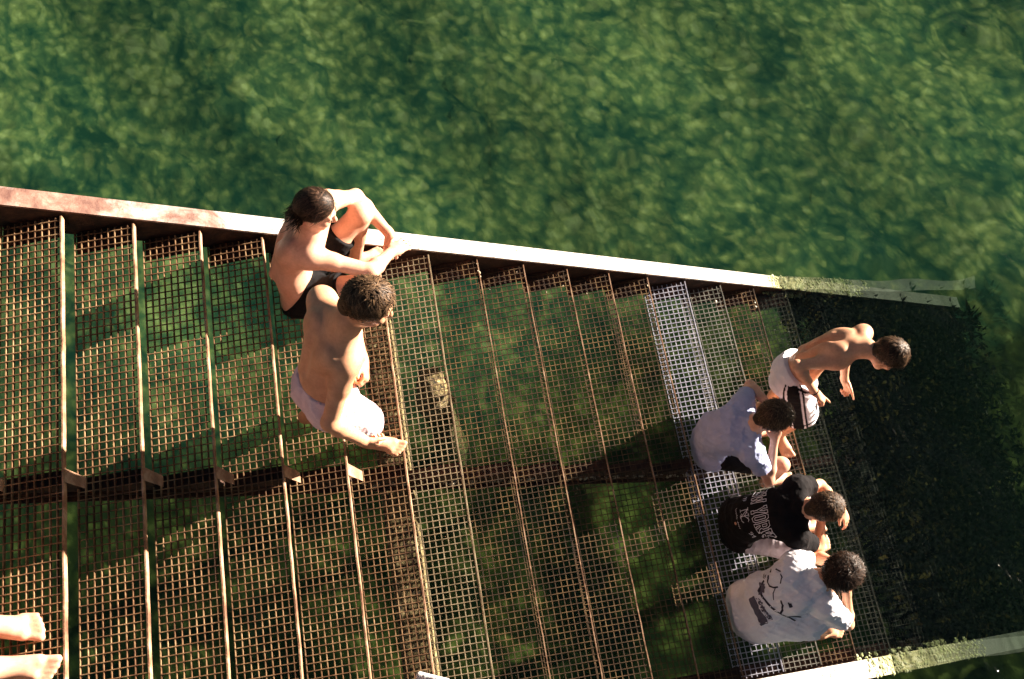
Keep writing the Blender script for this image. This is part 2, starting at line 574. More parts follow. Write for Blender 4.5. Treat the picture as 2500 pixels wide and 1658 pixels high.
def slope_beam(name, y0, y1, e_top, depth, x0, x1, flange, web, mat, where=None):
    """I-section beam parallel to the flight"""
    mb = MB()
    ym = 0.5 * (y0 + y1)
    def slab(ya, yb, ea, eb):
        mb.prism([(x0, ya, ea - SL * x0), (x0, yb, ea - SL * x0), (x0, yb, eb - SL * x0), (x0, ya, eb - SL * x0)],
                 [(x1, ya, ea - SL * x1), (x1, yb, ea - SL * x1), (x1, yb, eb - SL * x1), (x1, ya, eb - SL * x1)])
    slab(y0, y1, e_top - flange, e_top)
    top = mb.build(name, mat, stairs)
    mb = MB()
    yw = {"in+": y0 + web / 2 + .002, "in-": y1 - web / 2 - .002}.get(where, ym)
    slab(yw - web / 2, yw + web / 2, e_top - depth + flange, e_top - flange)
    slab(y0, y1, e_top - depth, e_top - depth + flange)
    mb.build("beam_web", m_rust, top)
    return top

XE = 22.4 * G
slope_beam("side_beam", 2.7205, 2.822, 0.030, 0.27, -1.6, XE, 0.018, 0.014, m_string, 'in+')
slope_beam("side_beam", -0.122, -0.004, 0.030, 0.27, -1.6, XE, 0.018, 0.014, m_string, "in-")
slope_beam("centre_beam", Y_MID - 0.036, Y_MID + 0.036, -0.262, 0.14, -1.6, XE, 0.016, 0.014, m_mid)

def grating_mesh(nb, pitch_y, bar_t, bar_h, rod_t, rod_h, wobble, seed):
    """square mesh panel, top at z = 0, front edge at x = 0, running along y"""
    r = random.Random(seed)
    mb = MB()
    px = DEP / nb
    for i in range(nb):
        x = -DEP + i * px + r.uniform(-wobble, wobble)
        mb.box(x, x + bar_t, 0.012, 2.706, -bar_h, -0.001)
    y = 0.02 + r.uniform(0, 0.02)
    k = 0
    while y < 2.70:
        mb.box(-DEP + 0.0005, -0.004, y, y + rod_t, -rod_h - 0.0015, 0.0008 if k % 2 else 0.0012)
        y += pitch_y + r.uniform(-wobble, wobble)
        k += 1
    me = bpy.data.meshes.new("grating")
    me.from_pydata(mb.v, [], mb.f)
    me.update()
    return me

heavy = grating_mesh(9, 0.0375, 0.0042, 0.021, 0.0040, 0.005, 0.0012, 1)
light = [grating_mesh(9, 0.0355, 0.0050, 0.0042, 0.0042, 0.0040, 0.0012, 10 + k) for k in range(3)]
fine = grating_mesh(9, 0.034, 0.0052, 0.0045, 0.0050, 0.0042, 0.0006, 21)

def with_mat(me, mat):
    c = me.copy()
    c.materials.clear()
    c.materials.append(mat)
    return c
heavy_m = with_mat(heavy, m_rustbar)
light_m = {k: [with_mat(l, m) for l in light] for k, m in (("brown", m_brown), ("slime", m_slime))}
spec = {7: with_mat(light[0], m_tan), 13: with_mat(fine, m_white), 14: with_mat(fine, m_grey), 12: with_mat(light[1], m_brown)}

def nosing_mesh(th, h, wav, seed, mat):
    r = random.Random(seed)
    me = bpy.data.meshes.new("tread")
    v, f = [], []
    ys = np.linspace(0.012, 2.706, 28)
    for j, y in enumerate(ys):
        dx = r.uniform(-wav, wav)
        dz = r.uniform(-wav, wav) * 0.6
        v += [(-th + dx, y, -h + dz), (dx, y, -h + dz), (dx, y, 0.003 + dz), (-th + dx, y, 0.003 + dz)]
        if j:
            n = 4 * (j - 1)
            for a in range(4):
                b2 = (a + 1) % 4
                f.append((n + a, n + b2, n + 4 + b2, n + 4 + a))
    f.append((0, 3, 2, 1))
    n = 4 * (len(ys) - 1)
    f.append((n, n + 1, n + 2, n + 3))
    me.from_pydata(v, [], f)
    me.materials.append(mat)
    me.update()
    return me

for i in range(-2, 23):
    x, z = i * G, -i * R_
    if i <= 6:
        nm = nosing_mesh(0.0075, 0.030, 0.0014, 40 + i, m_nose)
        gm = heavy_m
    else:
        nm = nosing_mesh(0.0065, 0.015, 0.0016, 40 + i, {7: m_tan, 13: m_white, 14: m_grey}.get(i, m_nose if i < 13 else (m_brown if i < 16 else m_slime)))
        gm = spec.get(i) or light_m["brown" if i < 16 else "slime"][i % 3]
    t = obj("tread", nm, None, stairs, (x, 0, z))
    t.rotation_euler = (random.uniform(-.0012, .0012), random.uniform(-.006, .006), random.uniform(-.0012, .0012))
    g = obj("grating", gm, None, t)
    tag(g, kind="stuff")
    # bracket angles that carry the tread at both sides and on the centre beam
    zb = -0.024 if i <= 6 else -0.012
    dxb = 0.0 if i < 8 else random.uniform(-0.02, 0.02)
    xa, xb = -DEP + 0.004 + dxb, -0.012
    mb = MB()
    mb.prism([(xa, 2.595, zb - 0.007), (xa, 2.7185, zb - 0.007), (xa, 2.7185, zb - 0.0005), (xa, 2.595, zb - 0.0005)],
             [(xb, 2.605, zb - 0.007), (xb, 2.7185, zb - 0.007), (xb, 2.7185, zb - 0.0005), (xb, 2.605, zb - 0.0005)])
    mb.box(xa + .001, xb - .001, 2.7105, 2.7183, zb - 0.09, zb - 0.0065)
    mb.build("bracket", m_rust, t)
    mb = MB()
    mb.box(xa, xb, -0.0015, 0.085, zb - 0.007, zb - 0.0005)
    mb.box(xa + .001, xb - .001, -0.0013, 0.006, zb - 0.09, zb - 0.0065)
    mb.build("bracket", m_rust, t)
    mb = MB()
    mb.box(xa, xb, Y_MID - 0.034, Y_MID + 0.034, zb - 0.008, zb - 0.0005)
    c0, c1 = Y_MID - 0.02, Y_MID - 0.008          # wedge plate down to the centre beam
    zf = -0.262 - SL * (x + xb) - z + 0.004
    za = -0.262 - SL * (x + xa) - z + 0.004
    mb.prism([(xa, c0, min(za, zb - 0.009)), (xb, c0, zf), (xb, c0, zb - 0.0075), (xa, c0, zb - 0.0075)],
             [(xa, c1, min(za, zb - 0.009)), (xb, c1, zf), (xb, c1, zb - 0.0075), (xa, c1, zb - 0.0075)])
    mb.build("bracket", m_rust, t)
    if i <= 5:   # bent clip at the nose over the centre beam
        mb = MB()
        mb.prism([(0.001, Y_MID - 0.03, -0.004), (0.001, Y_MID + 0.035, -0.004), (0.001, Y_MID + 0.035, -0.012), (0.001, Y_MID - 0.03, -0.012)],
                 [(0.062, Y_MID - 0.055, -0.085), (0.062, Y_MID + 0.0, -0.085), (0.062, Y_MID + 0.0, -0.093), (0.062, Y_MID - 0.055, -0.093)])
        mb.build("clip", m_nose, t)

# ---- barnacles and weed on the steel
def on_beam(n, xlo, xhi, y0, y1, e, seed):
    r = np.random.default_rng(seed)
    x = r.uniform(xlo, xhi, n)
    return np.stack([x, r.uniform(y0, y1, n), e - SL * x], -1)
pts = [on_beam(380, 4.5, 5.4, 2.718, 2.823, 0.030, 1), on_beam(420, 4.4, 5.4, -0.124, -0.002, 0.030, 2),
       on_beam(160, 4.45, 5.3, 2.69, 2.722, -0.06, 3), on_beam(160, 4.3, 5.3, 0.0, 0.03, -0.06, 4)]
rad = [np.clip(rng.lognormal(-4.95, 0.5, len(q)), 0.004, 0.018) for q in pts]
V, F = blobs(np.concatenate(pts), np.concatenate(rad), 0.5, 0.16, 1, 6)
m_barn = simple_mat("barnacle_crust", [(0.3, (0.08, 0.10, 0.04)), (0.5, (0.28, 0.30, 0.14)), (0.7, (0.56, 0.56, 0.40))], 20, 0.9, 0.6)
o = obj("barnacles", fast_mesh("barnacles", V, F), m_barn, stairs)
tag(o, kind="stuff")
# white shells on the bracket ends of the lower treads and on the centre beam
pts, rad = [], []
for i in range(8, 16):
    n = 46
    x = i * G - rng.uniform(0, DEP, n)
    pts.append(np.stack([x, rng.normal(2.665, 0.03, n), -i * R_ - 0.015 - rng.uniform(0, 0.07, n)], -1))
    rad.append(np.clip(rng.lognormal(-5.0, 0.45, n), 0.003, 0.014))
q = on_beam(520, 1.4, 4.2, Y_MID - 0.036, Y_MID + 0.036, -0.258, 9)
pts.append(q)
rad.append(np.clip(rng.lognormal(-4.8, 0.5, len(q)), 0.004, 0.02))
V, F = blobs(np.concatenate(pts), np.concatenate(rad), 0.8, 0.16, 1, 8)
m_shell = simple_mat("barnacle_shell", [(0.35, (0.16, 0.13, 0.08)), (0.55, (0.50, 0.44, 0.32)), (0.7, (0.72, 0.68, 0.58))], 40, 0.85, 0.5)
o = obj("barnacles", fast_mesh("barnacle_shells", V, F), m_shell, stairs)
tag(o, kind="stuff")

# weed growing on the drowned treads
nb = 30000
wi = np.minimum(16 + rng.beta(1.7, 1.7, nb) * 6.6, 22.4)
ti = np.ceil(wi).astype(int)
wx = ti * G - rng.uniform(0, DEP + 0.03, nb)
wy = rng.uniform(-0.02, 2.73, nb)
wz = -ti * R_ + 0.005
edge = rng.uniform(0, 1, nb) < 0.18
wy = np.where(edge, rng.normal(2.62, 0.08, nb).clip(2.3, 2.73), wy)
L = rng.uniform(0.02, 0.06, nb) * np.clip((wi - 15.2) * 0.45, 0.35, 1.3)
az = rng.uniform(0, 6.283, nb)
lean = rng.uniform(0.7, 1.6, nb)
W = rng.uniform(0.005, 0.016, nb)
dx, dy = np.cos(az), np.sin(az)
V = np.zeros((nb, 5, 3), dtype=np.float32)
px_, py_ = -dy * W, dx * W
for k, (t, w) in enumerate(((0, 1), (0, -1), (0.6, 0.8), (0.6, -0.8), (1.0, 0.0))):
    V[:, k, 0] = wx + px_ * w + dx * L * lean * t
    V[:, k, 1] = wy + py_ * w + dy * L * lean * t
    V[:, k, 2] = wz + L * (0.7 * t - 0.45 * t * t)
base = (np.arange(nb) * 5)[:, None]
F = np.concatenate([base + np.array([[0, 1, 3]]), base + np.array([[0, 3, 2]]), base + np.array([[2, 3, 4]])])
m_weed, nt, b, out = new_mat("dark_seaweed")
geo = nt.nodes.new("ShaderNodeNewGeometry")
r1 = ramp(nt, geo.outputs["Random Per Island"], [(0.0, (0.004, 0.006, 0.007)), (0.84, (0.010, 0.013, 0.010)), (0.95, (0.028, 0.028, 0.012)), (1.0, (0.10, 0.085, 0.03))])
nt.links.new(r1.outputs[0], b.inputs["Base Color"])
b.inputs["Roughness"].default_value = 0.95
b.inputs["Specular IOR Level"].default_value = 0.02
o = obj("seaweed", fast_mesh("seaweed", V.reshape(-1, 3), F), m_weed, stairs)
tag(o, kind="stuff")

# dark algae on the drowned treads, as mats added to block the low sun
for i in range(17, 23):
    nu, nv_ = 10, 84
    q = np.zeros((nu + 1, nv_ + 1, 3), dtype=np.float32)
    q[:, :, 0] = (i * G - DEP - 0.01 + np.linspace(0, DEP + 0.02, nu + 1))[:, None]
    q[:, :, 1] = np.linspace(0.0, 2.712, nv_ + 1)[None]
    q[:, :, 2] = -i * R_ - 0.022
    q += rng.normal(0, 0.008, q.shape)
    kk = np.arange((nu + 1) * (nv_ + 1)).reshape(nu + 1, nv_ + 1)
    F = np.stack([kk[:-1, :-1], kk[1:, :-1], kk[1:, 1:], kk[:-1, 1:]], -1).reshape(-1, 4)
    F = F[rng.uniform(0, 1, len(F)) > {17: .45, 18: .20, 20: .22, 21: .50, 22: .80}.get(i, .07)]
    tag(obj("sun_blocking_algae", fast_mesh("sun_blocking_algae", q.reshape(-1, 3), F), m_weed, stairs), kind="stuff")

# ---- barnacled cross beam and pile that carry the flight
def rough_box(name, x0, x1, y0, y1, z0, z1, seed, amp, step, mat):
    v = Vol((x0 - .08, y0 - .08, z0 - .08), (x1 + .08, y1 + .08, z1 + .08), step)
    c = np.array([(x0+x1)/2, (y0+y1)/2, (z0+z1)/2])
    v.ell(c, np.eye(3), (9, 9, 9), 0.01)
    for n_, p_ in (((1,0,0),(x1,0,0)), ((-1,0,0),(x0,0,0)), ((0,1,0),(0,y1,0)), ((0,-1,0),(0,y0,0)), ((0,0,1),(0,0,z1)), ((0,0,-1),(0,0,z0))):
        v.cut(p_, n_)
    v.wrinkle(amp, 38.0, seed)
    V, F = v.mesh(1)
    return fast_mesh(name, V, F)
m_crust, nt, b, out = new_mat("encrusted_concrete")
tc = nt.nodes.new("ShaderNodeTexCoord")
vo = node(nt, "ShaderNodeTexVoronoi", Scale=42.0)
nt.links.new(tc.outputs["Object"], vo.inputs["Vector"])
n1 = noise(nt, 30.0, 5, 0.7, 0.3, tc.outputs["Object"])
r1 = ramp(nt, n1.outputs["Fac"], [(0.40, (0.03, 0.022, 0.010)), (0.50, (0.26, 0.20, 0.08)), (0.64, (0.55, 0.45, 0.24))])
r2 = ramp(nt, vo.outputs["Distance"], [(0.15, (1, 1, 1)), (0.55, (0.45, 0.42, 0.36))])
nt.links.new(mixc(nt, 1.0, r1.outputs[0], r2.outputs[0], 'MULTIPLY'), b.inputs["Base Color"])
b.inputs["Roughness"].default_value = 0.95
bump(nt, b, n1.outputs["Fac"], 0.9, 0.02)
cb = obj("cross_beam", rough_box("cross_beam", 1.525, 1.715, -0.35, 2.62, -1.75, -1.55, 3, 0.012, 0.022, m_crust), m_crust)
tag(cb, "yellowish barnacle crusted concrete beam crossing under the mesh treads", "beam")
v = Vol((1.60, 1.98, -5.0), (2.12, 2.54, -1.95), 0.022)
v.cone((1.86, 2.26, -4.9), (1.86, 2.26, -2.42), 0.12, 0.11, 0.02)
for k in range(60):
    a = rng.uniform(0, 6.28)
    zz = rng.uniform(-3.0, -2.34)
    v.ell((1.86 + 0.10 * math.cos(a), 2.26 + 0.10 * math.sin(a), zz), np.eye(3), (rng.uniform(.02, .05),) * 3, 0.02)
v.wrinkle(0.012, 45.0, 8)
V, F = v.mesh(1)
pl = obj("pile", fast_mesh("pile", V, F), m_crust)
tag(pl, "barnacle covered round pile standing in the water beneath the mesh treads", "pile")

# ================================================================== PEOPLE
def skin_mat(name, col, red=(0.55, 0.22, 0.14)):
    m, nt, b, out = new_mat(name)
    tc = nt.nodes.new("ShaderNodeTexCoord")
    n1 = noise(nt, 9.0, 4, 0.6, 0.3, tc.outputs["Object"])
    n2 = noise(nt, 70.0, 3, 0.6, 0.0, tc.outputs["Object"])
    r1 = ramp(nt, n1.outputs["Fac"], [(0.3, (col[0] * 0.84, col[1] * 0.74, col[2] * 0.70)), (0.7, tuple(min(1, c * 1.08) for c in col))])
    r2 = ramp(nt, n2.outputs["Fac"], [(0.35, (0.93, 0.90, 0.88)), (0.65, (1.04, 1.03, 1.03))])
    nt.links.new(mixc(nt, 1.0, r1.outputs[0], r2.outputs[0], 'MULTIPLY'), b.inputs["Base Color"])
    b.inputs["Roughness"].default_value = 0.48
    b.inputs["Specular IOR Level"].default_value = 0.35
    b.inputs["Subsurface Weight"].default_value = 0.12
    b.inputs["Subsurface Radius"].default_value = (1.0, 0.35, 0.2)
    b.inputs["Subsurface Scale"].default_value = 0.012
    bump(nt, b, n2.outputs["Fac"], 0.06, 0.003)
    return m

def cloth_mat(name, col, col2=None, rough=0.92):
    m, nt, b, out = new_mat(name)
    tc = nt.nodes.new("ShaderNodeTexCoord")
    n1 = noise(nt, 13.0, 5, 0.6, 0.6, tc.outputs["Object"])
    r1 = ramp(nt, n1.outputs["Fac"], [(0.3, tuple(c * 0.90 for c in col)), (0.7, col2 or col)])
    nt.links.new(r1.outputs[0], b.inputs["Base Color"])
    b.inputs["Roughness"].default_value = rough
    b.inputs["Specular IOR Level"].default_value = 0.15
    b.inputs["Sheen Weight"].default_value = 0.0
    n2 = noise(nt, 26.0, 4, 0.55, 1.2, tc.outputs["Object"])
    bump(nt, b, n2.outputs["Fac"], 0.35, 0.012)
    return m

def hair_mat(name, dark, light):
    m, nt, b, out = new_mat(name)
    geo = nt.nodes.new("ShaderNodeNewGeometry")
    r1 = ramp(nt, geo.outputs["Random Per Island"], [(0.0, dark), (0.7, lerp(dark, light, 0.4).tolist()), (1.0, light)])
    nt.links.new(r1.outputs[0], b.inputs["Base Color"])
    b.inputs["Roughness"].default_value = 0.50
    b.inputs["Specular IOR Level"].default_value = 0.18
    return m

sk_pale = skin_mat("skin_pale", (0.72, 0.42, 0.295))
sk_tan = skin_mat("skin_tan", (0.70, 0.385, 0.235))
sk_warm = skin_mat("skin_warm", (0.68, 0.38, 0.24))
h_black = hair_mat("hair_near_black", (0.010, 0.006, 0.004), (0.085, 0.045, 0.028))
h_brown = hair_mat("hair_brown", (0.030, 0.016, 0.009), (0.22, 0.13, 0.07))
h_dark = hair_mat("hair_dark_brown", (0.018, 0.010, 0.006), (0.16, 0.09, 0.05))
m_eye = simple_mat("eye_dark", [(0.3, (0.03, 0.02, 0.015)), (0.7, (0.06, 0.04, 0.03))], 30, 0.2, 0)
c_black = cloth_mat("black_cloth", (0.006, 0.006, 0.007), (0.010, 0.009, 0.010))
c_white = cloth_mat("white_cloth", (0.86, 0.84, 0.90), (0.91, 0.89, 0.94))
c_pink = cloth_mat("pale_pink_cloth", (0.74, 0.56, 0.64), (0.84, 0.68, 0.74))
c_blue = cloth_mat("grey_blue_cloth", (0.42, 0.46, 0.70), (0.50, 0.53, 0.76))
c_tee = cloth_mat("black_tee_cloth", (0.007, 0.006, 0.007), (0.012, 0.010, 0.011))
c_pant = cloth_mat("pale_grey_trouser_cloth", (0.48, 0.42, 0.46), (0.60, 0.54, 0.58))
c_navy = cloth_mat("navy_cloth", (0.014, 0.014, 0.025), (0.022, 0.022, 0.035))
c_print = cloth_mat("grey_print_ink", (0.09, 0.08, 0.11), (0.16, 0.14, 0.18))
c_ink = cloth_mat("white_print_ink", (0.80, 0.78, 0.86), (0.84, 0.82, 0.90))
c_inkdark = cloth_mat("dark_print_ink", (0.03, 0.026, 0.04), (0.06, 0.05, 0.07))

def frame(J):
    J = {k: (np.asarray(v, dtype=float) if isinstance(v, (tuple, list, np.ndarray)) else v) for k, v in J.items()}
    J["hl"] = unit(np.cross(J["hu"], J["hf"]))
    J["hf"] = unit(J["hf"])
    J["hu"] = unit(np.cross(J["hf"], J["hl"]))
    sp = unit(J["neck"] - J["chest"])
    l = J["shL"] - J["shR"]
    J["cu"] = sp
    J["cl"] = unit(l - (l @ sp) * sp)
    J["cf"] = np.cross(J["cl"], sp)
    pu = unit(J["belly"] - J["pelvis"])
    l = J["hipL"] - J["hipR"]
    J["pu"] = pu
    J["pl"] = unit(l - (l @ pu) * pu)
    J["pf"] = np.cross(J["pl"], pu)
    return J

def bbox(J, pad):
    pts = np.array([v for k, v in J.items() if isinstance(v, np.ndarray) and k not in ("hl", "hf", "hu", "cu", "cl", "cf", "pu", "pl", "pf")
                    and not k.startswith(("hd", "hn"))])
    return pts.min(0) - pad, pts.max(0) + pad

def hand(v, W, d, n, side, s=1.0, curl=0.5, curls=None):
    """W wrist, d finger direction, n direction the palm faces, side = thumb side sign along cross(d, n)"""
    d = unit(d)
    n = unit(n - (n @ d) * d)
    t = np.cross(d, n) * side
    v.cone(W - d * 0.01, W + d * 0.03 * s, 0.024 * s, 0.024 * s, 0.02)
    v.ell(W + d * 0.052 * s, (t, d, n), (0.041 * s, 0.050 * s, 0.0165 * s), 0.015)
    offs = (0.029, 0.0095, -0.0105, -0.029)
    lens = (0.072, 0.080, 0.074, 0.058)
    for j in range(4):
        c = (curls[j] if curls else curl * (1 + 0.12 * j))
        p = W + d * (0.088 - 0.004 * abs(j - 1)) * s + t * offs[j] * s
        dd = rot(d, np.cross(d, n), c * 0.6)
        dd = unit(dd + t * offs[j] * 3.0)
        r = 0.0092 * s
        for q, fr in enumerate((0.45, 0.32, 0.23)):
            p2 = p + dd * lens[j] * fr * s
            v.cone(p, p2, r, r * 0.90, 0.005)
            p, r = p2, r * 0.90
            dd = rot(dd, np.cross(d, n), c)
    p = W + d * 0.028 * s + t * 0.030 * s
    td = unit(d * 0.75 + t * 0.55 + n * 0.30)
    v.cone(p, p + td * 0.040 * s, 0.0135 * s, 0.0105 * s, 0.010)
    p = p + td * 0.040 * s
    td = unit(td + d * 0.5)
    v.cone(p, p + td * 0.030 * s, 0.0105 * s, 0.0085 * s, 0.005)

def foot(v, an, toe, floor, side, s=1.0):
    """an ankle joint, toe = tip of the second toe, floor = height of the tread, side = +1 when the big toe lies to the left of the toe direction"""
    f = toe - an
    f[2] = 0
    f = unit(f)
    l = np.cross(A(0, 0, 1), f)
    z = lambda h: floor + h * s
    P = lambda a, b, h: A(an[0] + f[0]*a*s + l[0]*b*s, an[1] + f[1]*a*s + l[1]*b*s, z(h))
    v.cone(P(-.040, 0, .034), P(-.030, 0, .030), .033 * s, .030 * s, .03)
    v.cone(P(-.03, 0, .030), P(.105, -.018 * side, .022), .028 * s, .020 * s, .03)
    v.cone(P(-.01, .006 * side, .040), P(.115, .024 * side, .025), .030 * s, .024 * s, .03)
    v.cone(an, P(.075, .006 * side, .038), .036 * s, .024 * s, .03)
    tt = [(.028, .060, .0150), (.008, .060, .0110), (-.008, .052, .0103), (-.023, .042, .0098), (-.036, .030, .0095)]
    for b, ln, r in tt:
        v.cone(P(.105 - (0.012 if b < -.01 else 0), b * side * 0.95, .018), P(.112 + ln, b * side * 1.12, .0115), r * s * 1.1, r * s, .006)

def head(v, J, s=1.0):
    C, l, f, u = J["head"], J["hl"], J["hf"], J["hu"]
    P = lambda a, b, c: C + (l * a + f * b + u * c) * s
    ax = (l, f, u)
    v.ell(P(0, -.014, .022), ax, (.074 * s, .093 * s, .090 * s), .03)
    v.ell(P(0, .024, -.042), ax, (.058 * s, .064 * s, .076 * s), .03)
    v.cone(P(0, .01, -.075), P(0, .066, -.106), .043 * s, .020 * s, .03)
    for sd in (-1, 1):
        v.cone(P(.048 * sd, -.01, -.06), P(.018 * sd, .06, -.10), .020 * s, .018 * s, .03)
        v.ell(P(.040 * sd, .062, -.035), ax, (.024 * s, .024 * s, .020 * s), .02)
        v.cone(P(.042 * sd, .074, .014), P(.008 * sd, .086, .010), .010 * s, .010 * s, .012)
        v.ell(P(.031 * sd, .094, -.010), ax, (.017 * s, .015 * s, .011 * s), .008, 's')
        v.ell(P(.031 * sd, .076, -.011), ax, (.0125 * s,) * 3, .004)
        v.ell(P(.077 * sd, -.012, -.016), ax, (.0105 * s, .020 * s, .032 * s), .006)
        v.ell(P(.084 * sd, -.006, -.012), ax, (.007 * s, .010 * s, .017 * s), .004, 's')
    v.cone(P(0, .086, .004), P(0, .108, -.040), .0085 * s, .0135 * s, .014)
    for sd in (-1, 1):
        v.cone(P(.010 * sd, .096, -.043), P(.010 * sd, .09, -.045), .009 * s, .009 * s, .008)
    v.cone(P(-.017, .084, -.066), P(.017, .084, -.066), .0075 * s, .0075 * s, .010)
    v.cone(P(-.014, .083, -.077), P(.014, .083, -.077), .0080 * s, .0080 * s, .008)
    v.cone(P(-.02, .098, -.0715), P(.02, .098, -.0715), .003 * s, .003 * s, .004, 's')

def body(J, vx=0.0055, s=1.0, slim=1.0, hands=(), feet=()):
    lo, hi = bbox(J, 0.24)
    v = Vol(lo, hi, vx)
    w = s * slim
    cl, cf, cu, pl, pf, pu = (J[k] for k in ("cl", "cf", "cu", "pl", "pf", "pu"))
    v.ell(J["pelvis"], (pl, pf, pu), (.150 * w, .105 * w, .105 * s), .05)
    for sd, h in ((1, "hipL"), (-1, "hipR")):
        v.ell(J["pelvis"] + pl * .068 * w * sd - pf * .052 * w - pu * .035 * s, (pl, pf, pu), (.078 * w, .070 * w, .080 * s), .05)
    v.ell(J["belly"], (unit(pl + cl), unit(pf + cf), unit(pu + cu)), (.126 * w, .088 * w, .135 * s), .06)
    v.ell(lerp(J["belly"], J["pelvis"], .5), (pl, pf, pu), (.132 * w, .092 * w, .11 * s), .06)
    v.ell(J["chest"], (cl, cf, cu), (.150 * w, .104 * w, .165 * s), .06)
    v.cone(lerp(J["shL"], J["chest"], .22), lerp(J["shR"], J["chest"], .22), .068 * w, .068 * w, .05)
    nb = lerp(J["neck"], J["head"], .35)
    for sd, sh in ((1, J["shL"]), (-1, J["shR"])):
        v.cone(nb - cf * .015, lerp(J["neck"], sh, .72) - cf * .012, .040 * w, .040 * w, .05)      # trapezius
        v.ell(J["chest"] + cl * .082 * w * sd - cf * .066 * w + cu * .035 * s, (cl, cf, cu), (.058 * w, .036 * w, .088 * s), .03)   # shoulder blade
        v.ell(J["chest"] + cl * .070 * w * sd + cf * .066 * w + cu * .055 * s, (cl, cf, cu), (.070 * w, .036 * w, .055 * s), .035)  # chest
        v.cone(J["belly"] + cl * .035 * sd - cf * .070 * w - cu * .06, J["chest"] + cl * .03 * sd - cf * .080 * w, .028 * w, .026 * w, .03)
        v.cone(lerp(J["neck"], sh, .10) + cf * .035, sh + cf * .03, .014, .014, .03)             # collar bone
    v.cone(J["belly"] - cf * .112 * w, J["chest"] - cf * .118 * w + cu * .06, .016, .016, .03, 's')   # furrow of the spine
    hb = J["head"] - J["hu"] * .055 * s - J["hf"] * .022 * s
    v.cone(J["neck"] - cu * .02, hb, .060 * w, .053 * w, .04)
    v.cone(hb, J["head"] - J["hu"] * .01 - J["hf"] * .03 * s, .053 * w, .06 * w, .03)
    head(v, J, s)
    for sd in "LR":
        sh, el, wr = J["sh" + sd], J["el" + sd], J["wr" + sd]
        v.ell(sh, np.eye(3), (.057 * w,) * 3, .04)
        v.cone(sh, el, .049 * w, .038 * w, .03)
        m = lerp(sh, el, .30)
        v.cone(lerp(sh, el, .05), lerp(sh, el, .36), .052 * w, .044 * w, .03)                    # deltoid
        v.ell(el, np.eye(3), (.037 * w,) * 3, .02)
        v.cone(el, lerp(el, wr, .28), .038 * w, .042 * w, .02)
        v.cone(lerp(el, wr, .28), wr, .042 * w, .0265 * w, .02)
        hp, kn, an = J["hip" + sd], J["kn" + sd], J["an" + sd]
        v.cone(hp, kn, .084 * w, .056 * w, .04)
        v.cone(lerp(hp, kn, .15), lerp(hp, kn, .55), .086 * w, .074 * w, .03)
        v.ell(kn, np.eye(3), (.056 * w,) * 3, .02)
        bend = unit(lerp(hp, an, .5) - kn) if np.linalg.norm(lerp(hp, an, .5) - kn) > .03 else -J["pf"]
        v.cone(kn, an, .050 * w, .035 * w, .03)
        v.cone(lerp(kn, an, .12) + bend * .014, lerp(kn, an, .5) + bend * .012, .050 * w, .043 * w, .03)   # calf
    for h in hands:
        h(v)
    for f in feet:
        f(v)
    return v

def to_obj(name, VF, base, mat, parent=None):
    V, F = VF
    o = obj(name, fast_mesh(name, V - np.asarray(base, dtype=np.float32), F), mat, parent, (0, 0, 0) if parent else tuple(base))
    return o

def hair(name, J, base, mat, parent, s=1.0, n=1500, length=(.035, .06), lift=.25, back=0.0, seed=1, curly=0.0, cutoff=.018, droop=.4, thick=.012, width=.0031, fringe=0.0):
    r = np.random.default_rng(seed)
    C, l, f, u = J["head"], J["hl"], J["hf"], J["hu"]
    c0 = C + (f * -.014 + u * .022) * s
    v = Vol(C - .22, C + .22, .0055)
    v.ell(c0, (l, f, u), ((.074 + thick) * s, (.093 + thick) * s, (.090 + thick) * s), .01)
    v.cone(c0 - f * .04 * s - u * .02 * s, c0 - f * .055 * s - u * .085 * s, .052 * s, .046 * s, .03)
    v.wrinkle(0.004, 90.0, seed)
    v.cut(C + f * cutoff / .8 * s, unit(f * .8 - u * .6))
    v.cut(C - u * .098 * s, -u)
    o = to_obj(name, v.mesh(1), base, mat, parent)
    # locks of hair
    V, F = [], []
    crown = unit(u * .85 - f * .45)
    k = 0
    while k < n:
        q = unit(r.normal(size=3))
        loc = A(q @ l, q @ f, q @ u)
        p = A(loc[0] * (.074 + thick * .8), -.014 + loc[1] * (.093 + thick * .8), .022 + loc[2] * (.090 + thick * .8))
        if p[1] * .8 - p[2] * .6 > cutoff - .004 + fringe * 0 or p[2] < -.085:
            continue
        root = C + (l * p[0] + f * p[1] + u * p[2]) * s
        nr = q
        tan = q - crown * (q @ crown)
        tan = unit(tan - nr * (tan @ nr) - f * back + r.normal(size=3) * .28)
        tan = unit(tan - nr * (tan @ nr))
        L = r.uniform(*length) * s * (1.35 if (fringe and p[1] > .03) else 1.0)
        side = unit(np.cross(nr, tan)) * width * r.uniform(.6, 1.3)
        ph = r.uniform(0, 6.28)
        li = lift * r.uniform(.4, 1.5)
        i0 = len(V)
        for j, t in enumerate((0, .35, .7, 1.0)):
            pt = root + tan * L * t + nr * L * (li * t - (li * .55 + .30) * t * t + .03) + A(0, 0, -1) * droop * L * t * t
            if curly:
                pt = pt + (side / width * math.sin(ph + 5 * t) + nr * math.cos(ph + 5 * t)) * curly * t
            w = 1 - .85 * t
            V += [pt + side * w, pt - side * w]
            if j:
                a = i0 + 2 * (j - 1)
                F.append((a, a + 1, a + 3, a + 2))
        k += 1
    me = fast_mesh("hair_locks", np.array(V) - np.asarray(base), np.array(F))
    lk = obj("hair_locks", me, mat, o)
    tag(lk, kind="stuff")
    return o

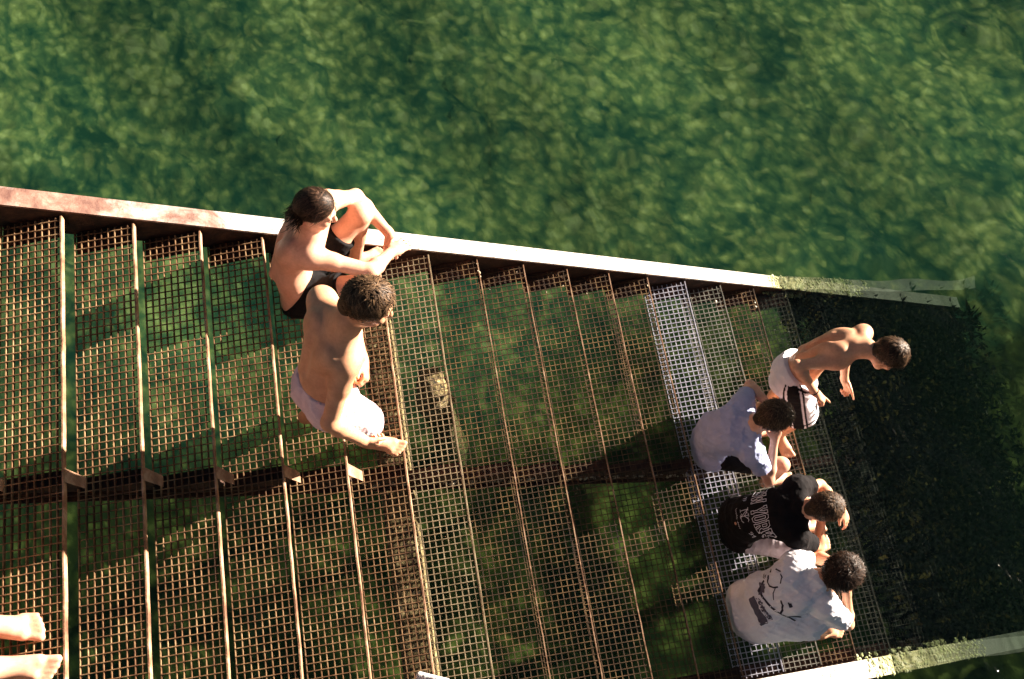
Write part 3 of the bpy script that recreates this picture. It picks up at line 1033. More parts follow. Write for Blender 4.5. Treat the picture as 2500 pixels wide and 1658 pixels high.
def face_bits(J, base, parent, hairmat, s=1.0):
    C, l, f, u = J["head"], J["hl"], J["hf"], J["hu"]
    P = lambda a, b, c: C + (l * a + f * b + u * c) * s - base
    for sd in (-1, 1):
        mb = MB()
        mb.tube([P(.046 * sd, .072, .013), P(.034 * sd, .084, .019), P(.020 * sd, .091, .016), P(.012 * sd, .094, .013)], [.002, .0036, .004, .002], 6)
        mb.build("eyebrow", hairmat, parent, True)
        mb = MB()
        mb.tube([P(.022 * sd, .086, -.011), P(.027 * sd, .0885, -.0115), P(.034 * sd, .0885, -.0115), P(.040 * sd, .085, -.011)], [.001, .0042, .0042, .001], 8)
        mb.build("eye", m_eye, parent, True)

def shorts(J, base, mat, parent, name="swim_shorts", hem=(.6, .6), r0=.098, r1=.088, seed=2, s=1.0, waist=.06, amp=.006, vx=.006, slim=1.0, shell=.013, g=.014, tilt=.0):
    lo = np.minimum(np.minimum(J["pelvis"], J["knL"]), np.minimum(J["knR"], J["belly"])) - .2
    hi = np.maximum(np.maximum(J["pelvis"], J["knL"]), np.maximum(J["knR"], J["belly"])) + .2
    v = Vol(lo, hi, vx)
    w = s * slim
    pl, pf, pu = J["pl"], J["pf"], J["pu"]
    v.ell(J["pelvis"], (pl, pf, pu), (.150 * w + g, .105 * w + g, .105 * s + g), .05)
    v.ell(lerp(J["belly"], J["pelvis"], .5), (pl, pf, pu), (.132 * w + g * .7, .092 * w + g * .7, .11 * s), .06)
    for sd in (1, -1):
        v.ell(J["pelvis"] + pl * .068 * w * sd - pf * .052 * w - pu * .035 * s, (pl, pf, pu), (.078 * w + g, .070 * w + g, .080 * s + g), .05)
    ends = []
    for sd, hm in (("L", hem[0]), ("R", hem[1])):
        hp, kn = J["hip" + sd], J["kn" + sd]
        e = lerp(hp, kn, hm)
        v.cone(hp, lerp(hp, kn, hm + .12), r0 * w, r1 * w, .045)
        ends.append((e, unit(kn - hp)))
    v.wrinkle(amp, 42.0, seed, 7, ends[0][1] if False else None)
    for e, d in ends:
        v.cut(e, d, .155)
    v.cut(J["pelvis"] + pu * waist * s, unit(pu - pf * tilt))
    v.hollow(shell)
    VF = v.mesh(1)
    return to_obj(name, VF, base, mat, parent), VF, ends

def tee(J, base, mat, parent, name="t_shirt", sleeve=(.55, .55), seed=4, s=1.0, amp=.007, vx=.006, hem=-.10, slack=.02, slim=1.0, extra=(), sl_r=(.066, .074), neck_r=.070, slits=()):
    pts = np.array([J[k] for k in ("shL", "shR", "elL", "elR", "pelvis", "belly", "chest", "neck")])
    v = Vol(pts.min(0) - .26, pts.max(0) + .2, vx)
    w = s * slim
    cl, cf, cu, pl, pf, pu = (J[k] for k in ("cl", "cf", "cu", "pl", "pf", "pu"))
    g = slack
    v.ell(J["chest"], (cl, cf, cu), (.150 * w + g * .8, .104 * w + g * .8, .165 * s + g * .4), .06)
    v.ell(J["belly"], (unit(pl + cl), unit(pf + cf), unit(pu + cu)), (.136 * w + g * 1.2, .098 * w + g * 1.2, .15 * s), .09)
    v.ell(J["pelvis"] - pu * .02, (pl, pf, pu), (.155 * w + g * 1.2, .108 * w + g * 1.1, .16 * s), .09)
    v.cone(lerp(J["shL"], J["chest"], .2), lerp(J["shR"], J["chest"], .2), .068 * w + g * .7, .068 * w + g * .7, .06)
    for sd in (1, -1):
        sh = J["shL"] if sd > 0 else J["shR"]
        v.cone(lerp(J["neck"], J["head"], .22) - cf * .015, lerp(J["neck"], sh, .75) - cf * .012, .048 * w, .052 * w, .05)
        v.ell(J["chest"] + cl * .082 * w * sd - cf * .066 * w + cu * .03 * s, (cl, cf, cu), (.060 * w + g * .5, .036 * w + g * .7, .10 * s), .05)
        v.ell(J["pelvis"] + pl * .06 * w * sd - pf * .050 * w - pu * .03 * s, (pl, pf, pu), (.085 * w + g, .070 * w + g, .10 * s), .06)
    ends = []
    for sd, fr in (("L", sleeve[0]), ("R", sleeve[1])):
        sh, el = J["sh" + sd], J["el" + sd]
        v.ell(sh, np.eye(3), (.057 * w + g * .6,) * 3, .05)
        v.cone(lerp(sh, el, .02), lerp(sh, el, fr + .18), sl_r[0] * w, sl_r[1] * w, .04)
        ends.append((lerp(sh, el, fr), unit(el - sh)))
    for e in extra:
        e(v)
    v.wrinkle(amp, 30.0, seed, 8)
    v.wrinkle(amp * .6, 75.0, seed + 1, 6)
    for e, d in ends:
        v.cut(e, d, .125)
    v.cut(J["pelvis"] + pu * hem * s, -pu)
    nk = lerp(J["neck"], J["head"], .36)
    v.cone(nk - cu * .01 + cf * .02, nk + (J["head"] - J["neck"]) * .8, neck_r * w, .085 * w, .006, 's')
    v.hollow(.013)
    VF = v.mesh(1)
    return to_obj(name, VF, base, mat, parent), VF

def patch(name, VF, mask, off, base, mat, parent):
    """faces of a garment picked by mask(centre, normal), lifted a little: a sewn-on panel"""
    V, F = VF
    V = V.astype(np.float64)
    c = V[F].mean(1)
    nr = np.cross(V[F[:, 2]] - V[F[:, 0]], V[F[:, 3]] - V[F[:, 1]])
    nr /= np.linalg.norm(nr, axis=1)[:, None] + 1e-12
    m = mask(c, nr)
    Fm = F[m]
    vn = np.zeros_like(V)
    for k in range(4):
        np.add.at(vn, F[:, k], nr)
    vn /= np.linalg.norm(vn, axis=1)[:, None] + 1e-12
    used, inv = np.unique(Fm, return_inverse=True)
    W = V[used] + vn[used] * off
    return to_obj(name, (W.astype(np.float32), inv.reshape(Fm.shape)), base, mat, parent)

def bvh_of(VF):
    V, F = VF
    return BVHTree.FromPolygons([tuple(p) for p in V.tolist()], F.tolist())

class Print:
    """flat print laid on a garment: outlines in (u, v) are dropped onto the cloth"""
    def __init__(s, VF, O, U, N, Vd):
        s.b = bvh_of(VF)
        s.O, s.U, s.N, s.V = A(*O), unit(U), unit(N), unit(Vd)
    def drop(s, u, v, lift=.002):
        o = s.O + s.U * u + s.V * v + s.N * .35
        h = s.b.ray_cast(Vector(o), Vector(-s.N), .7)
        if h[0] is None:
            return None
        n = h[1] if h[1].dot(Vector(s.N)) > 0 else -h[1]
        return np.array(h[0] + n * lift)
    def line(s, mb, pts, w, lift=.002, step=.012):
        """ribbon along a polyline"""
        for (a, b) in zip(pts[:-1], pts[1:]):
            a, b = np.array(a, float), np.array(b, float)
            L = np.linalg.norm(b - a)
            if L < 1e-6:
                continue
            d = (b - a) / L
            q = np.array([-d[1], d[0]]) * w / 2
            a, b = a - d * w * .45, b + d * w * .45
            n = max(1, int(L / step))
            prev = None
            for k in range(n + 1):
                p = a + (b - a) * k / n
                e1, e2 = s.drop(*(p + q), lift), s.drop(*(p - q), lift)
                if e1 is None or e2 is None:
                    prev = None
                    continue
                if prev is not None:
                    i = len(mb.v)
                    mb.v += [tuple(prev[0]), tuple(prev[1]), tuple(e2), tuple(e1)]
                    mb.f.append((i, i+1, i+2, i+3))
                prev = (e1, e2)
    def fill(s, mb, quad, nu, nv, lift=.002, ragged=0.0, seed=0, hole=0.0):
        r = random.Random(seed)
        q = [np.array(p, float) for p in quad]
        g = []
        for i in range(nu + 1):
            row = []
            for j in range(nv + 1):
                t, w = i / nu, j / nv
                p = (q[0]*(1-t) + q[1]*t)*(1-w) + (q[3]*(1-t) + q[2]*t)*w
                if i in (0, nu) or j in (0, nv):
                    p = p + np.array([r.uniform(-ragged, ragged), r.uniform(-ragged, ragged)])
                row.append(s.drop(p[0], p[1], lift))
            g.append(row)
        for i in range(nu):
            for j in range(nv):
                c = [g[i][j], g[i+1][j], g[i+1][j+1], g[i][j+1]]
                if any(x is None for x in c) or r.random() < hole:
                    continue
                n = len(mb.v)
                mb.v += [tuple(x) for x in c]
                mb.f.append((n, n+1, n+2, n+3))
    def build(s, mb, name, base, mat, parent):
        if not mb.f:
            return None
        mb.v = [tuple(np.array(p) - base) for p in mb.v]
        return mb.build(name, mat, parent)

def person(J, base, skin, label, s=1.0, slim=1.0, hands=(), feet=(), vx=.0055):
    v = body(J, vx, s, slim, hands, feet)
    o = to_obj("person", v.mesh(1), base, skin)
    tag(o, label, "person")
    return o
TZ = lambda i: -i * R_

# ---- seated man with long dark hair at the far beam
J = frame(dict(pelvis=(1.332, 2.402, -0.800), belly=(1.317, 2.442, -0.640), chest=(1.395, 2.484, -0.470), neck=(1.481, 2.483, -0.345), head=(1.557, 2.500, -0.160), shL=(1.578, 2.672, -0.400), shR=(1.461, 2.375, -0.415), elL=(1.712, 2.771, -0.570), elR=(1.747, 2.295, -0.530), wrL=(1.855, 2.580, -0.690), wrR=(1.849, 2.435, -0.640), hipL=(1.368, 2.492, -0.810), hipR=(1.358, 2.324, -0.810), knL=(1.724, 2.655, -0.560), knR=(1.690, 2.284, -0.630), anL=(1.619, 2.628, -1.020), anR=(1.623, 2.330, -1.020), toeL=(1.769, 2.672, -1.085), toeR=(1.770, 2.357, -1.085),
               hf=(.85, -.30, -.42), hu=(.40, 0, .9)))
base = A(1.40, 2.42, TZ(5))
pA = person(J, base, sk_pale, "seated person with long dark hair and black shorts hugging raised knees by the beam",
            hands=(lambda v: hand(v, J["wrL"], A(.25, -.80, -.30), A(-.2, -.1, -1), -1, 1.0, .55), lambda v: hand(v, J["wrR"], A(.75, .5, -.25), A(0, .2, -1), 1, 1.0, .35)),
            feet=(lambda v: foot(v, J["anL"], J["toeL"], TZ(6) + .004, -1), lambda v: foot(v, J["anR"], J["toeR"], TZ(6) + .004, 1)))
shorts(J, base, c_black, pA, "shorts", (.66, .66), .100, .092, 3, tilt=.9)
hA = hair("hair", J, base, h_black, pA, n=1600, length=(.05, .085), lift=.12, back=.9, seed=3, droop=.3, thick=.010, cutoff=.020)
# loose wavy ends down the neck
V, F = [], []
r = np.random.default_rng(5)
for k in range(260):
    l, f, u = J["hl"], J["hf"], J["hu"]
    a = r.uniform(-1.0, 1.0)
    p = J["head"] + l * .075 * math.sin(a * 1.35) - f * (.085 * math.cos(a * 1.35) + .018) + u * r.uniform(-.06, .02)
    d = unit(unit(J["neck"] - J["head"]) + A(-.22, -.10, 0) + r.normal(size=3) * .14)
    L = r.uniform(.07, .135)
    sd = unit(np.cross(d, -f + r.normal(size=3) * .3)) * r.uniform(.002, .005)
    ph = r.uniform(0, 6.28)
    i0 = len(V)
    for j in range(7):
        t = j / 6
        q = p + d * L * t - f * .012 * math.sin(t * 2.5) + unit(sd) * .010 * math.sin(ph + 6 * t) * t + unit(np.cross(sd, d)) * .008 * math.cos(ph + 6 * t) * t
        w = 1 - .8 * t
        V += [q + sd * w - base, q - sd * w - base]
        if j:
            b0 = i0 + 2 * (j - 1)
            F.append((b0, b0 + 1, b0 + 3, b0 + 2))
tag(obj("hair_locks", fast_mesh("hair_locks", np.array(V), np.array(F)), h_black, hA), kind="stuff")
face_bits(J, base, pA, h_black)

# ---- person in pale swim shorts walking down the middle of the flight
J = frame(dict(pelvis=(1.516, 1.545, -0.150), belly=(1.544, 1.600, 0.000), chest=(1.605, 1.665, 0.140), neck=(1.687, 1.660, 0.290), head=(1.825, 1.678, 0.455), shL=(1.590, 1.850, 0.190), shR=(1.658, 1.540, 0.170), elL=(1.665, 1.835, -0.050), elR=(1.529, 1.365, -0.060), wrL=(1.700, 1.640, -0.090), wrR=(1.631, 1.322, -0.270), hipL=(1.475, 1.630, -0.190), hipR=(1.551, 1.475, -0.190), knL=(1.500, 1.690, -0.560), knR=(1.615, 1.510, -0.640), anL=(1.300, 1.685, -0.840), anR=(1.577, 1.533, -1.015), toeL=(1.470, 1.700, -0.900), toeR=(1.742, 1.475, -1.085),
               hf=(.85, -.25, -.5), hu=(.45, .1, .88)))
base = A(1.56, 1.58, TZ(6))
pB = person(J, base, sk_tan, "shirtless person in pale pink swim shorts stepping down the middle of the stairs",
            hands=(lambda v: hand(v, J["wrR"], A(.45, -.10, -.85), A(.1, .95, .1), 1, 1.0, .95), lambda v: hand(v, J["wrL"], A(.05, -.95, -.15), A(-1, -.1, -.2), -1, 1.0, 1.3)),
            feet=(lambda v: foot(v, J["anL"], J["toeL"], TZ(5) + .004, -1), lambda v: foot(v, J["anR"], J["toeR"], TZ(6) + .004, 1)))
shorts(J, base, c_pink, pB, "swim_shorts", (.86, .90), .106, .106, 5, waist=.075, amp=.008, g=.016)
hair("hair", J, base, h_brown, pB, n=2600, length=(.03, .055), lift=.5, seed=6, droop=.15, thick=.012)
face_bits(J, base, pB, h_brown)

# ---- boy bending forward at the water's edge, pointing with both hands
J = frame(dict(pelvis=(4.200, 1.731, -1.880), belly=(4.285, 1.782, -1.745), chest=(4.388, 1.785, -1.610), neck=(4.495, 1.738, -1.510), head=(4.650, 1.652, -1.485), shL=(4.577, 1.842, -1.570), shR=(4.352, 1.700, -1.575), elL=(4.516, 1.800, -1.820), elR=(4.125, 1.710, -1.580), wrL=(4.539, 1.691, -2.010), wrR=(4.238, 1.570, -1.745), hipL=(4.240, 1.815, -1.930), hipR=(4.190, 1.670, -1.930), knL=(4.237, 1.803, -2.300), knR=(4.284, 1.560, -2.300), anL=(4.174, 1.778, -2.665), anR=(4.216, 1.552, -2.665), toeL=(4.321, 1.743, -2.730), toeR=(4.265, 1.412, -2.735),
               hf=(.50, -.52, -.70), hu=(.72, -.10, .68)))
base = A(4.2, 1.68, TZ(15))
S = .93
pC = person(J, base, sk_warm, "boy in white shorts with black side panel bending forward, pointing with both hands", s=S, slim=.90,
            hands=(lambda v: hand(v, J["wrR"], A(.135, -.12, -.10), A(-.5, -.1, -.6), 1, S, curls=(.06, 1.25, 1.3, 1.3)),
                   lambda v: hand(v, J["wrL"], A(.05, -.136, -.12), A(-.8, -.3, .1), -1, S, curls=(.06, 1.2, 1.3, 1.3))),
            feet=(lambda v: foot(v, J["anL"], J["toeL"], TZ(15) + .004, -1, .95), lambda v: foot(v, J["anR"], J["toeR"], TZ(15) + .004, 1, .95)))
so, VF, ends = shorts(J, base, c_white, pC, "basketball_shorts", (.86, .86), .128, .138, 7, S, .055, .006, slim=.95, g=.030)
ax = unit(J["knR"] - J["hipR"])
outd = unit(J["hipR"] - J["hipL"])
outd = unit(outd - (outd @ ax) * ax)
frt = np.cross(outd, ax)
if frt @ J["pf"] < 0:
    frt = -frt
cen = lerp(J["hipR"], J["hipL"], .12)
def ang_of(c):
    q = c - cen
    q = q - (q @ ax)[:, None] * ax[None]
    return np.arctan2(q @ frt, q @ outd), (c - J["hipR"]) @ ax, q @ outd
def m_panel(c, n):
    a, t, o_ = ang_of(c)
    return (np.abs(a - .02) < .27 - .08 * np.clip(t, -1, 1)) & (o_ > .0) & ((n @ outd) > .05) & (t > -.16) & (t < .345)
def m_line(c, n):
    a, t, o_ = ang_of(c)
    w = .27 - .08 * np.clip(t, -1, 1)
    return (np.abs(np.abs(a - .02) - w - .15) < .045) & (o_ > -.02) & ((n @ outd) > -.2) & (t > -.16)
def m_hem(c, n):
    a, t, o_ = ang_of(c)
    return (np.abs(t - .300) < .006) & ((c - cen) @ outd > -.10)
patch("side_panel", VF, m_panel, .0015, base, c_black, so)
patch("piping", VF, m_line, .0015, base, c_black, so)
patch("hem_stripe", VF, m_hem, .0015, base, c_black, so)
wb = lambda c, n: (np.abs((c - J["pelvis"]) @ J["pu"] - .026) < .0065) & ((n @ J["pf"]) > -.3)
patch("waist_stripe", VF, wb, .0015, base, c_black, so)
mb = MB()   # drawstring
o0 = J["pelvis"] + J["pf"] * .125 - J["pu"] * .0 - base
for q in range(3):
    pts = [o0 + J["pl"] * (.012 * (q - 1)) + J["pu"] * .02, o0 + J["pl"] * (.035 * (q - 1)) + J["pf"] * .02 - J["pu"] * .02, o0 + J["pl"] * (.02 * (q - 1)) + J["pf"] * .018 - J["pu"] * .06, o0 + J["pl"] * (.045 * (q - 1)) + J["pf"] * .012 - J["pu"] * .10]
    mb.tube(pts, [.006, .007, .006, .004], 6)
mb.build("drawstring", c_black, so, True)
mb = MB()   # wristband
d = unit(J["wrR"] - J["elR"])
a_, b_ = unit(np.cross(d, A(0, 0, 1))), None
b_ = np.cross(d, a_)
cc = J["wrR"] - d * .006 - base
mb.tube([cc + (a_ * math.cos(t) + b_ * math.sin(t)) * .0265 for t in np.linspace(0, 6.2832, 17)], [.0042] * 17, 6)
mb.build("wristband", c_black, pC, True)
hair("hair", J, base, h_dark, pC, s=S, n=2600, length=(.035, .06), lift=.5, seed=8, droop=.25, thick=.014, fringe=1, cutoff=.026)
face_bits(J, base, pC, h_dark, S)

# ---- boy in the grey-blue T-shirt
J = frame(dict(pelvis=(3.658, 1.474, -2.258), belly=(3.640, 1.494, -2.080), chest=(3.714, 1.467, -1.925), neck=(3.812, 1.443, -1.825), head=(3.928, 1.442, -1.670), shL=(3.818, 1.610, -1.875), shR=(3.804, 1.272, -1.875), elL=(3.926, 1.755, -2.000), elR=(3.896, 1.136, -2.040), wrL=(3.960, 1.560, -1.820), wrR=(3.945, 1.343, -1.845), hipL=(3.715, 1.552, -2.270), hipR=(3.694, 1.386, -2.270), knL=(4.050, 1.600, -2.190), knR=(4.046, 1.250, -2.200), anL=(4.068, 1.604, -2.665), anR=(4.075, 1.248, -2.665), toeL=(4.232, 1.621, -2.730), toeR=(4.242, 1.253, -2.730),
               hf=(.75, -.12, -.65), hu=(.62, .05, .78)))
base = A(3.70, 1.46, TZ(13))
pD = person(J, base, sk_pale, "seated boy in a plain grey blue T-shirt resting his head in both hands", s=S, slim=.90,
            hands=(lambda v: hand(v, J["wrR"], A(.10, .50, .80), A(.1, .7, -.4), 1, S, .35), lambda v: hand(v, J["wrL"], A(.05, -.6, .75), A(.1, -.7, -.4), -1, S, .35)),
            feet=(lambda v: foot(v, J["anL"], J["toeL"], TZ(15) + .004, -1, .95), lambda v: foot(v, J["anR"], J["toeR"], TZ(15) + .004, 1, .95)))
shorts(J, base, c_black, pD, "shorts", (.52, .52), .102, .100, 11, S, slim=.95, tilt=.9)
tee(J, base, c_blue, pD, "t_shirt", (.50, .55), 12, S, .009, slim=.97, hem=-.10, slack=.026)
hair("hair", J, base, h_brown, pD, s=S, n=2700, length=(.04, .065), lift=.7, seed=12, droop=.15, thick=.016, curly=.006)
face_bits(J, base, pD, h_brown, S)

# ---- boy in the black printed T-shirt
J = frame(dict(pelvis=(3.725, 0.931, -2.258), belly=(3.735, 0.937, -2.080), chest=(3.853, 0.906, -1.935), neck=(3.975, 0.902, -1.840), head=(4.105, 0.865, -1.745), shL=(4.010, 1.040, -1.865), shR=(3.928, 0.735, -1.865), elL=(4.190, 1.045, -2.010), elR=(4.085, 0.675, -2.040), wrL=(4.248, 0.870, -1.920), wrR=(4.125, 0.838, -1.950), hipL=(3.785, 1.012, -2.270), hipR=(3.760, 0.829, -2.270), knL=(4.079, 1.014, -2.190), knR=(4.000, 0.714, -2.210), anL=(4.199, 0.899, -2.665), anR=(4.217, 0.716, -2.665), toeL=(4.352, 0.897, -2.730), toeR=(4.365, 0.783, -2.730),
               hf=(.80, -.15, -.58), hu=(.60, 0, .80)))
base = A(3.78, .92, TZ(13))
pE = person(J, base, sk_warm, "seated boy in black T-shirt lettered NEW YORK across the back and pale trousers", s=S, slim=.95,
            hands=(lambda v: hand(v, J["wrL"], A(.30, -.72, -.42), A(-.3, -.3, -.9), -1, S, .45), lambda v: hand(v, J["wrR"], A(.2, .8, .25), A(.1, .3, -.9), 1, S, .4)),
            feet=(lambda v: foot(v, J["anL"], J["toeL"], TZ(15) + .004, -1), lambda v: foot(v, J["anR"], J["toeR"], TZ(15) + .004, 1)))
# trousers
v = Vol(np.array([3.5, .5, -2.75]), np.array([4.4, 1.25, -2.0]), .006)
pl, pf, pu = J["pl"], J["pf"], J["pu"]
v.ell(J["pelvis"], (pl, pf, pu), (.165, .115, .115), .05)
for sd in "LR":
    hp, kn, an = J["hip" + sd], J["kn" + sd], J["an" + sd]
    v.cone(hp, kn, .098, .082, .05)
    v.cone(kn, lerp(kn, an, 1.0), .080, .056, .04)
v.wrinkle(.009, 48.0, 15, 7)
for sd in "LR":
    kn, an = J["kn" + sd], J["an" + sd]
    v.cut(lerp(kn, an, .90), unit(an - kn), .11)
v.cut(J["pelvis"] + pu * .06, unit(pu - pf * .9))
v.hollow(.015)
to_obj("trousers", v.mesh(1), base, c_pant, pE)
tE, VF = tee(J, base, c_tee, pE, "t_shirt", (.55, .62), 16, S, .008, slim=1.0, hem=-.10, slack=.018,
             extra=(lambda v: v.ell(J["pelvis"] - J["pf"] * .05, (J["pl"], J["pf"], J["pu"]), (.162, .088, .15), .08),))
hair("hair", J, base, h_dark, pE, s=S, n=3000, length=(.03, .05), lift=.5, seed=17, droop=.05, thick=.013, curly=.009)
face_bits(J, base, pE, h_dark, S)
# lettering on the back
mid = lerp(J["chest"], J["belly"], .25)
bk = -unit(J["cf"] + J["pf"] * .35)
up = unit(J["cu"] * .6 + J["pu"] * .4)
up = unit(up - (up @ bk) * bk)
ri = np.cross(up, -bk)
if ri @ (J["shR"] - J["shL"]) < 0:
    ri = -ri
P = Print(VF, mid, ri, bk, up)
GL = {  # slab letters on a 6 x 10 grid
 'N': [[(0,0),(2.4,0),(2.4,1.6),(1.9,1.6),(1.9,6.2),(4.1,0),(5.6,0),(5.6,8.4),(6,8.4),(6,10),(3.7,10),(3.7,8.4),(4.1,8.4),(4.1,4.2),(2,10),(0,10),(0,8.4),(.5,8.4),(.5,1.6),(0,1.6),(0,0)]],
 'E': [[(0,0),(5.6,0),(5.6,3),(4.4,3),(4.4,1.6),(2.2,1.6),(2.2,4.2),(3.2,4.2),(3.2,3.4),(4.2,3.4),(4.2,6.6),(3.2,6.6),(3.2,5.8),(2.2,5.8),(2.2,8.4),(4.4,8.4),(4.4,7),(5.6,7),(5.6,10),(0,10),(0,8.4),(.6,8.4),(.6,1.6),(0,1.6),(0,0)]],
 'W': [[(1.4,0),(2.9,0),(3.7,4.6),(4.5,0),(6,0),(7,8.4),(7.4,8.4),(7.4,10),(5.2,10),(5.2,8.4),(5.6,8.4),(5.2,3.6),(4.3,8.0),(3.1,8.0),(2.2,3.6),(1.8,8.4),(2.2,8.4),(2.2,10),(0,10),(0,8.4),(.4,8.4),(1.4,0)]],
 'Y': [[(1.9,0),(4.5,0),(4.5,1.6),(4,1.6),(4,4),(5.8,8.4),(6.3,8.4),(6.3,10),(4,10),(4,8.4),(4.3,8.4),(3.2,5.6),(2.1,8.4),(2.4,8.4),(2.4,10),(.1,10),(.1,8.4),(.6,8.4),(2.4,4),(2.4,1.6),(1.9,1.6),(1.9,0)]],
 'O': [[(1.5,0),(4.1,0),(5.6,1.6),(5.6,8.4),(4.1,10),(1.5,10),(0,8.4),(0,1.6),(1.5,0)], [(2,1.7),(3.6,1.7),(3.9,2.2),(3.9,7.8),(3.6,8.3),(2,8.3),(1.7,7.8),(1.7,2.2),(2,1.7)]],
 'R': [[(0,0),(2.6,0),(2.6,1.6),(2.1,1.6),(2.1,4),(2.9,4),(3.9,1.6),(3.6,1.6),(3.6,0),(6,0),(6,1.6),(5.5,1.6),(4.5,4.3),(5.6,5.4),(5.6,8.6),(4.3,10),(0,10),(0,8.4),(.5,8.4),(.5,1.6),(0,1.6),(0,0)], [(2.1,5.6),(3.6,5.6),(4,6),(4,8),(3.6,8.4),(2.1,8.4),(2.1,5.6)]],
 'K': [[(0,0),(2.6,0),(2.6,1.6),(2.1,1.6),(2.1,3.4),(2.7,4.3),(3.8,1.6),(3.4,1.6),(3.4,0),(6,0),(6,1.6),(5.5,1.6),(3.8,5.8),(5.3,8.4),(5.8,8.4),(5.8,10),(3.4,10),(3.4,8.4),(3.8,8.4),(2.1,5.6),(2.1,8.4),(2.6,8.4),(2.6,10),(0,10),(0,8.4),(.5,8.4),(.5,1.6),(0,1.6),(0,0)]],
}
def word(P, mb, txt, u0, v0, sc, w, vs=1.0):
    u = u0
    for ch in txt:
        if ch == ' ':
            u += 2.6 * sc
            continue
        for poly in GL[ch]:
            P.line(mb, [(u + x * sc, v0 + y * sc * vs) for x, y in poly], w)
        u += (8.0 if ch == 'W' else 6.6) * sc
    return u - u0
sc = .0072
mb = MB()
word(P, mb, "NEW YORK", -.198, -.040, sc, .0036, 1.6)
tag(P.build(mb, "lettering", base, c_ink, tE), kind="stuff")
mb = MB()     # year, crossed monogram and script line lower on the back
def strokes(list_, u0, v0, s_, w):
    for poly in list_:
        P.line(mb, [(u0 + x * s_, v0 + y * s_) for x, y in poly], w, step=.01)
one = [(0.2, 1.5), (.6, 2), (.6, 0)]
nine = [(1.0, 1.4), (.6, 1), (.1, 1.2), (0, 1.6), (.3, 2), (.8, 2), (1, 1.6), (.9, .6), (.3, 0)]
strokes([one], -.120, -.108, .013, .0028)
strokes([nine], -.108, -.108, .013, .0028)
strokes([nine], .098, -.108, .013, .0028)
strokes([one], .113, -.108, .013, .0028)
strokes([[(0,0),(1.2,0)],[(.6,0),(.6,4)],[(0,4),(1.2,4)],[(.6,4),(3,0)],[(3,0),(3,4)],[(2.4,4),(3.6,4)]], -.042, -.122, .0150, .0032)   # N
strokes([[(1.6,3.4),(3,1.8)],[(4.4,3.4),(3,1.8)],[(3,1.8),(3,-.4)],[(2.4,-.4),(3.6,-.4)],[(1,3.4),(2.2,3.4)],[(3.8,3.4),(5,3.4)]], -.042, -.122, .0150, .0032)   # Y
strokes([[(5,.8),(4.2,0),(2,0),(1.4,.6)],[(5,3),(4.4,3.6)]], -.035, -.122, .0150, .0032)    # C
sx_ = [(t * .30, .45 * math.sin(t * 1.7) * (1.4 if int(t) % 5 == 0 else .7)) for t in np.linspace(0, 42, 70)]
strokes([sx_[:38]], -.062, -.160, .010, .0020)
strokes([sx_[44:]], -.062, -.160, .010, .0020)
tag(P.build(mb, "emblem", base, c_ink, tE), kind="stuff")

# ---- boy in the white printed T-shirt
J = frame(dict(pelvis=(3.652, 0.420, -2.258), belly=(3.695, 0.452, -2.080), chest=(3.820, 0.464, -1.935), neck=(3.948, 0.471, -1.835), head=(4.094, 0.490, -1.752), shL=(3.878, 0.600, -1.875), shR=(3.996, 0.314, -1.865), elL=(4.050, 0.630, -2.050), elR=(4.135, 0.210, -2.050), wrL=(4.140, 0.550, -1.900), wrR=(4.125, 0.376, -1.865), hipL=(3.703, 0.499, -2.270), hipR=(3.709, 0.326, -2.270), knL=(3.994, 0.559, -2.190), knR=(4.047, 0.230, -2.200), anL=(4.134, 0.455, -2.665), anR=(4.135, 0.202, -2.665), toeL=(4.302, 0.464, -2.730), toeR=(4.308, 0.203, -2.730),
               hf=(.72, .42, -.52), hu=(.56, .12, .80)))
base = A(3.72, .43, TZ(13))
pF = person(J, base, sk_warm, "seated boy with dark curly hair in white T-shirt with grey picture on the back", s=S, slim=.95,
            hands=(lambda v: hand(v, J["wrR"], A(-.05, .65, .60), A(.1, .6, -.5), 1, S, .45), lambda v: hand(v, J["wrL"], A(.0, -.4, .75), A(.1, -.7, -.4), -1, S, .45)),
            feet=(lambda v: foot(v, J["anL"], J["toeL"], TZ(15) + .004, -1), lambda v: foot(v, J["anR"], J["toeR"], TZ(15) + .004, 1)))
so, VFs, ends = shorts(J, base, c_navy, pF, "shorts", (.62, .62), .106, .104, 19, S, amp=.008, tilt=.9)
axl = unit(J["knL"] - J["hipL"])
def m_str(c, n):
    t = (c - J["hipL"]) @ axl
    o_ = (c - J["hipL"]) @ unit(J["hipL"] - J["hipR"])
    return (np.mod(t + .01, .036) < .015) & (t > .02) & (t < .22) & (o_ > .02) & (n[:, 2] > -.2)
patch("stripe", VFs, m_str, .0015, base, c_white, so)
tF, VF = tee(J, base, c_white, pF, "t_shirt", (.50, .72), 20, S, .010, slim=1.02, hem=-.10, slack=.022, sl_r=(.068, .080),
             extra=(lambda v: v.ell(J["pelvis"] - J["pl"] * .07 - J["pf"] * .02 - J["pu"] * .02, (J["pl"], J["pf"], J["pu"]), (.14, .115, .15), .08), lambda v: v.cone((3.72, .31, -2.17), (3.93, .265, -2.10), .125, .115, .08)))
hair("hair", J, base, h_black, pF, s=S, n=4200, length=(.045, .075), lift=.5, seed=22, droop=.1, thick=.022, curly=.018, width=.0038)
face_bits(J, base, pF, h_black, S)
mid = lerp(J["chest"], J["belly"], .3)
bk = -unit(J["cf"] + J["pf"] * .3)
up = unit(J["cu"] * .6 + J["pu"] * .4)
up = unit(up - (up @ bk) * bk)
ri = np.cross(up, -bk)
if ri @ (J["shR"] - J["shL"]) < 0:
    ri = -ri
P = Print(VF, mid, ri, bk, up)
K = 1.35
Q = lambda pts: [(x * K + .01, y * K + .02) for x, y in pts]
mb = MB()
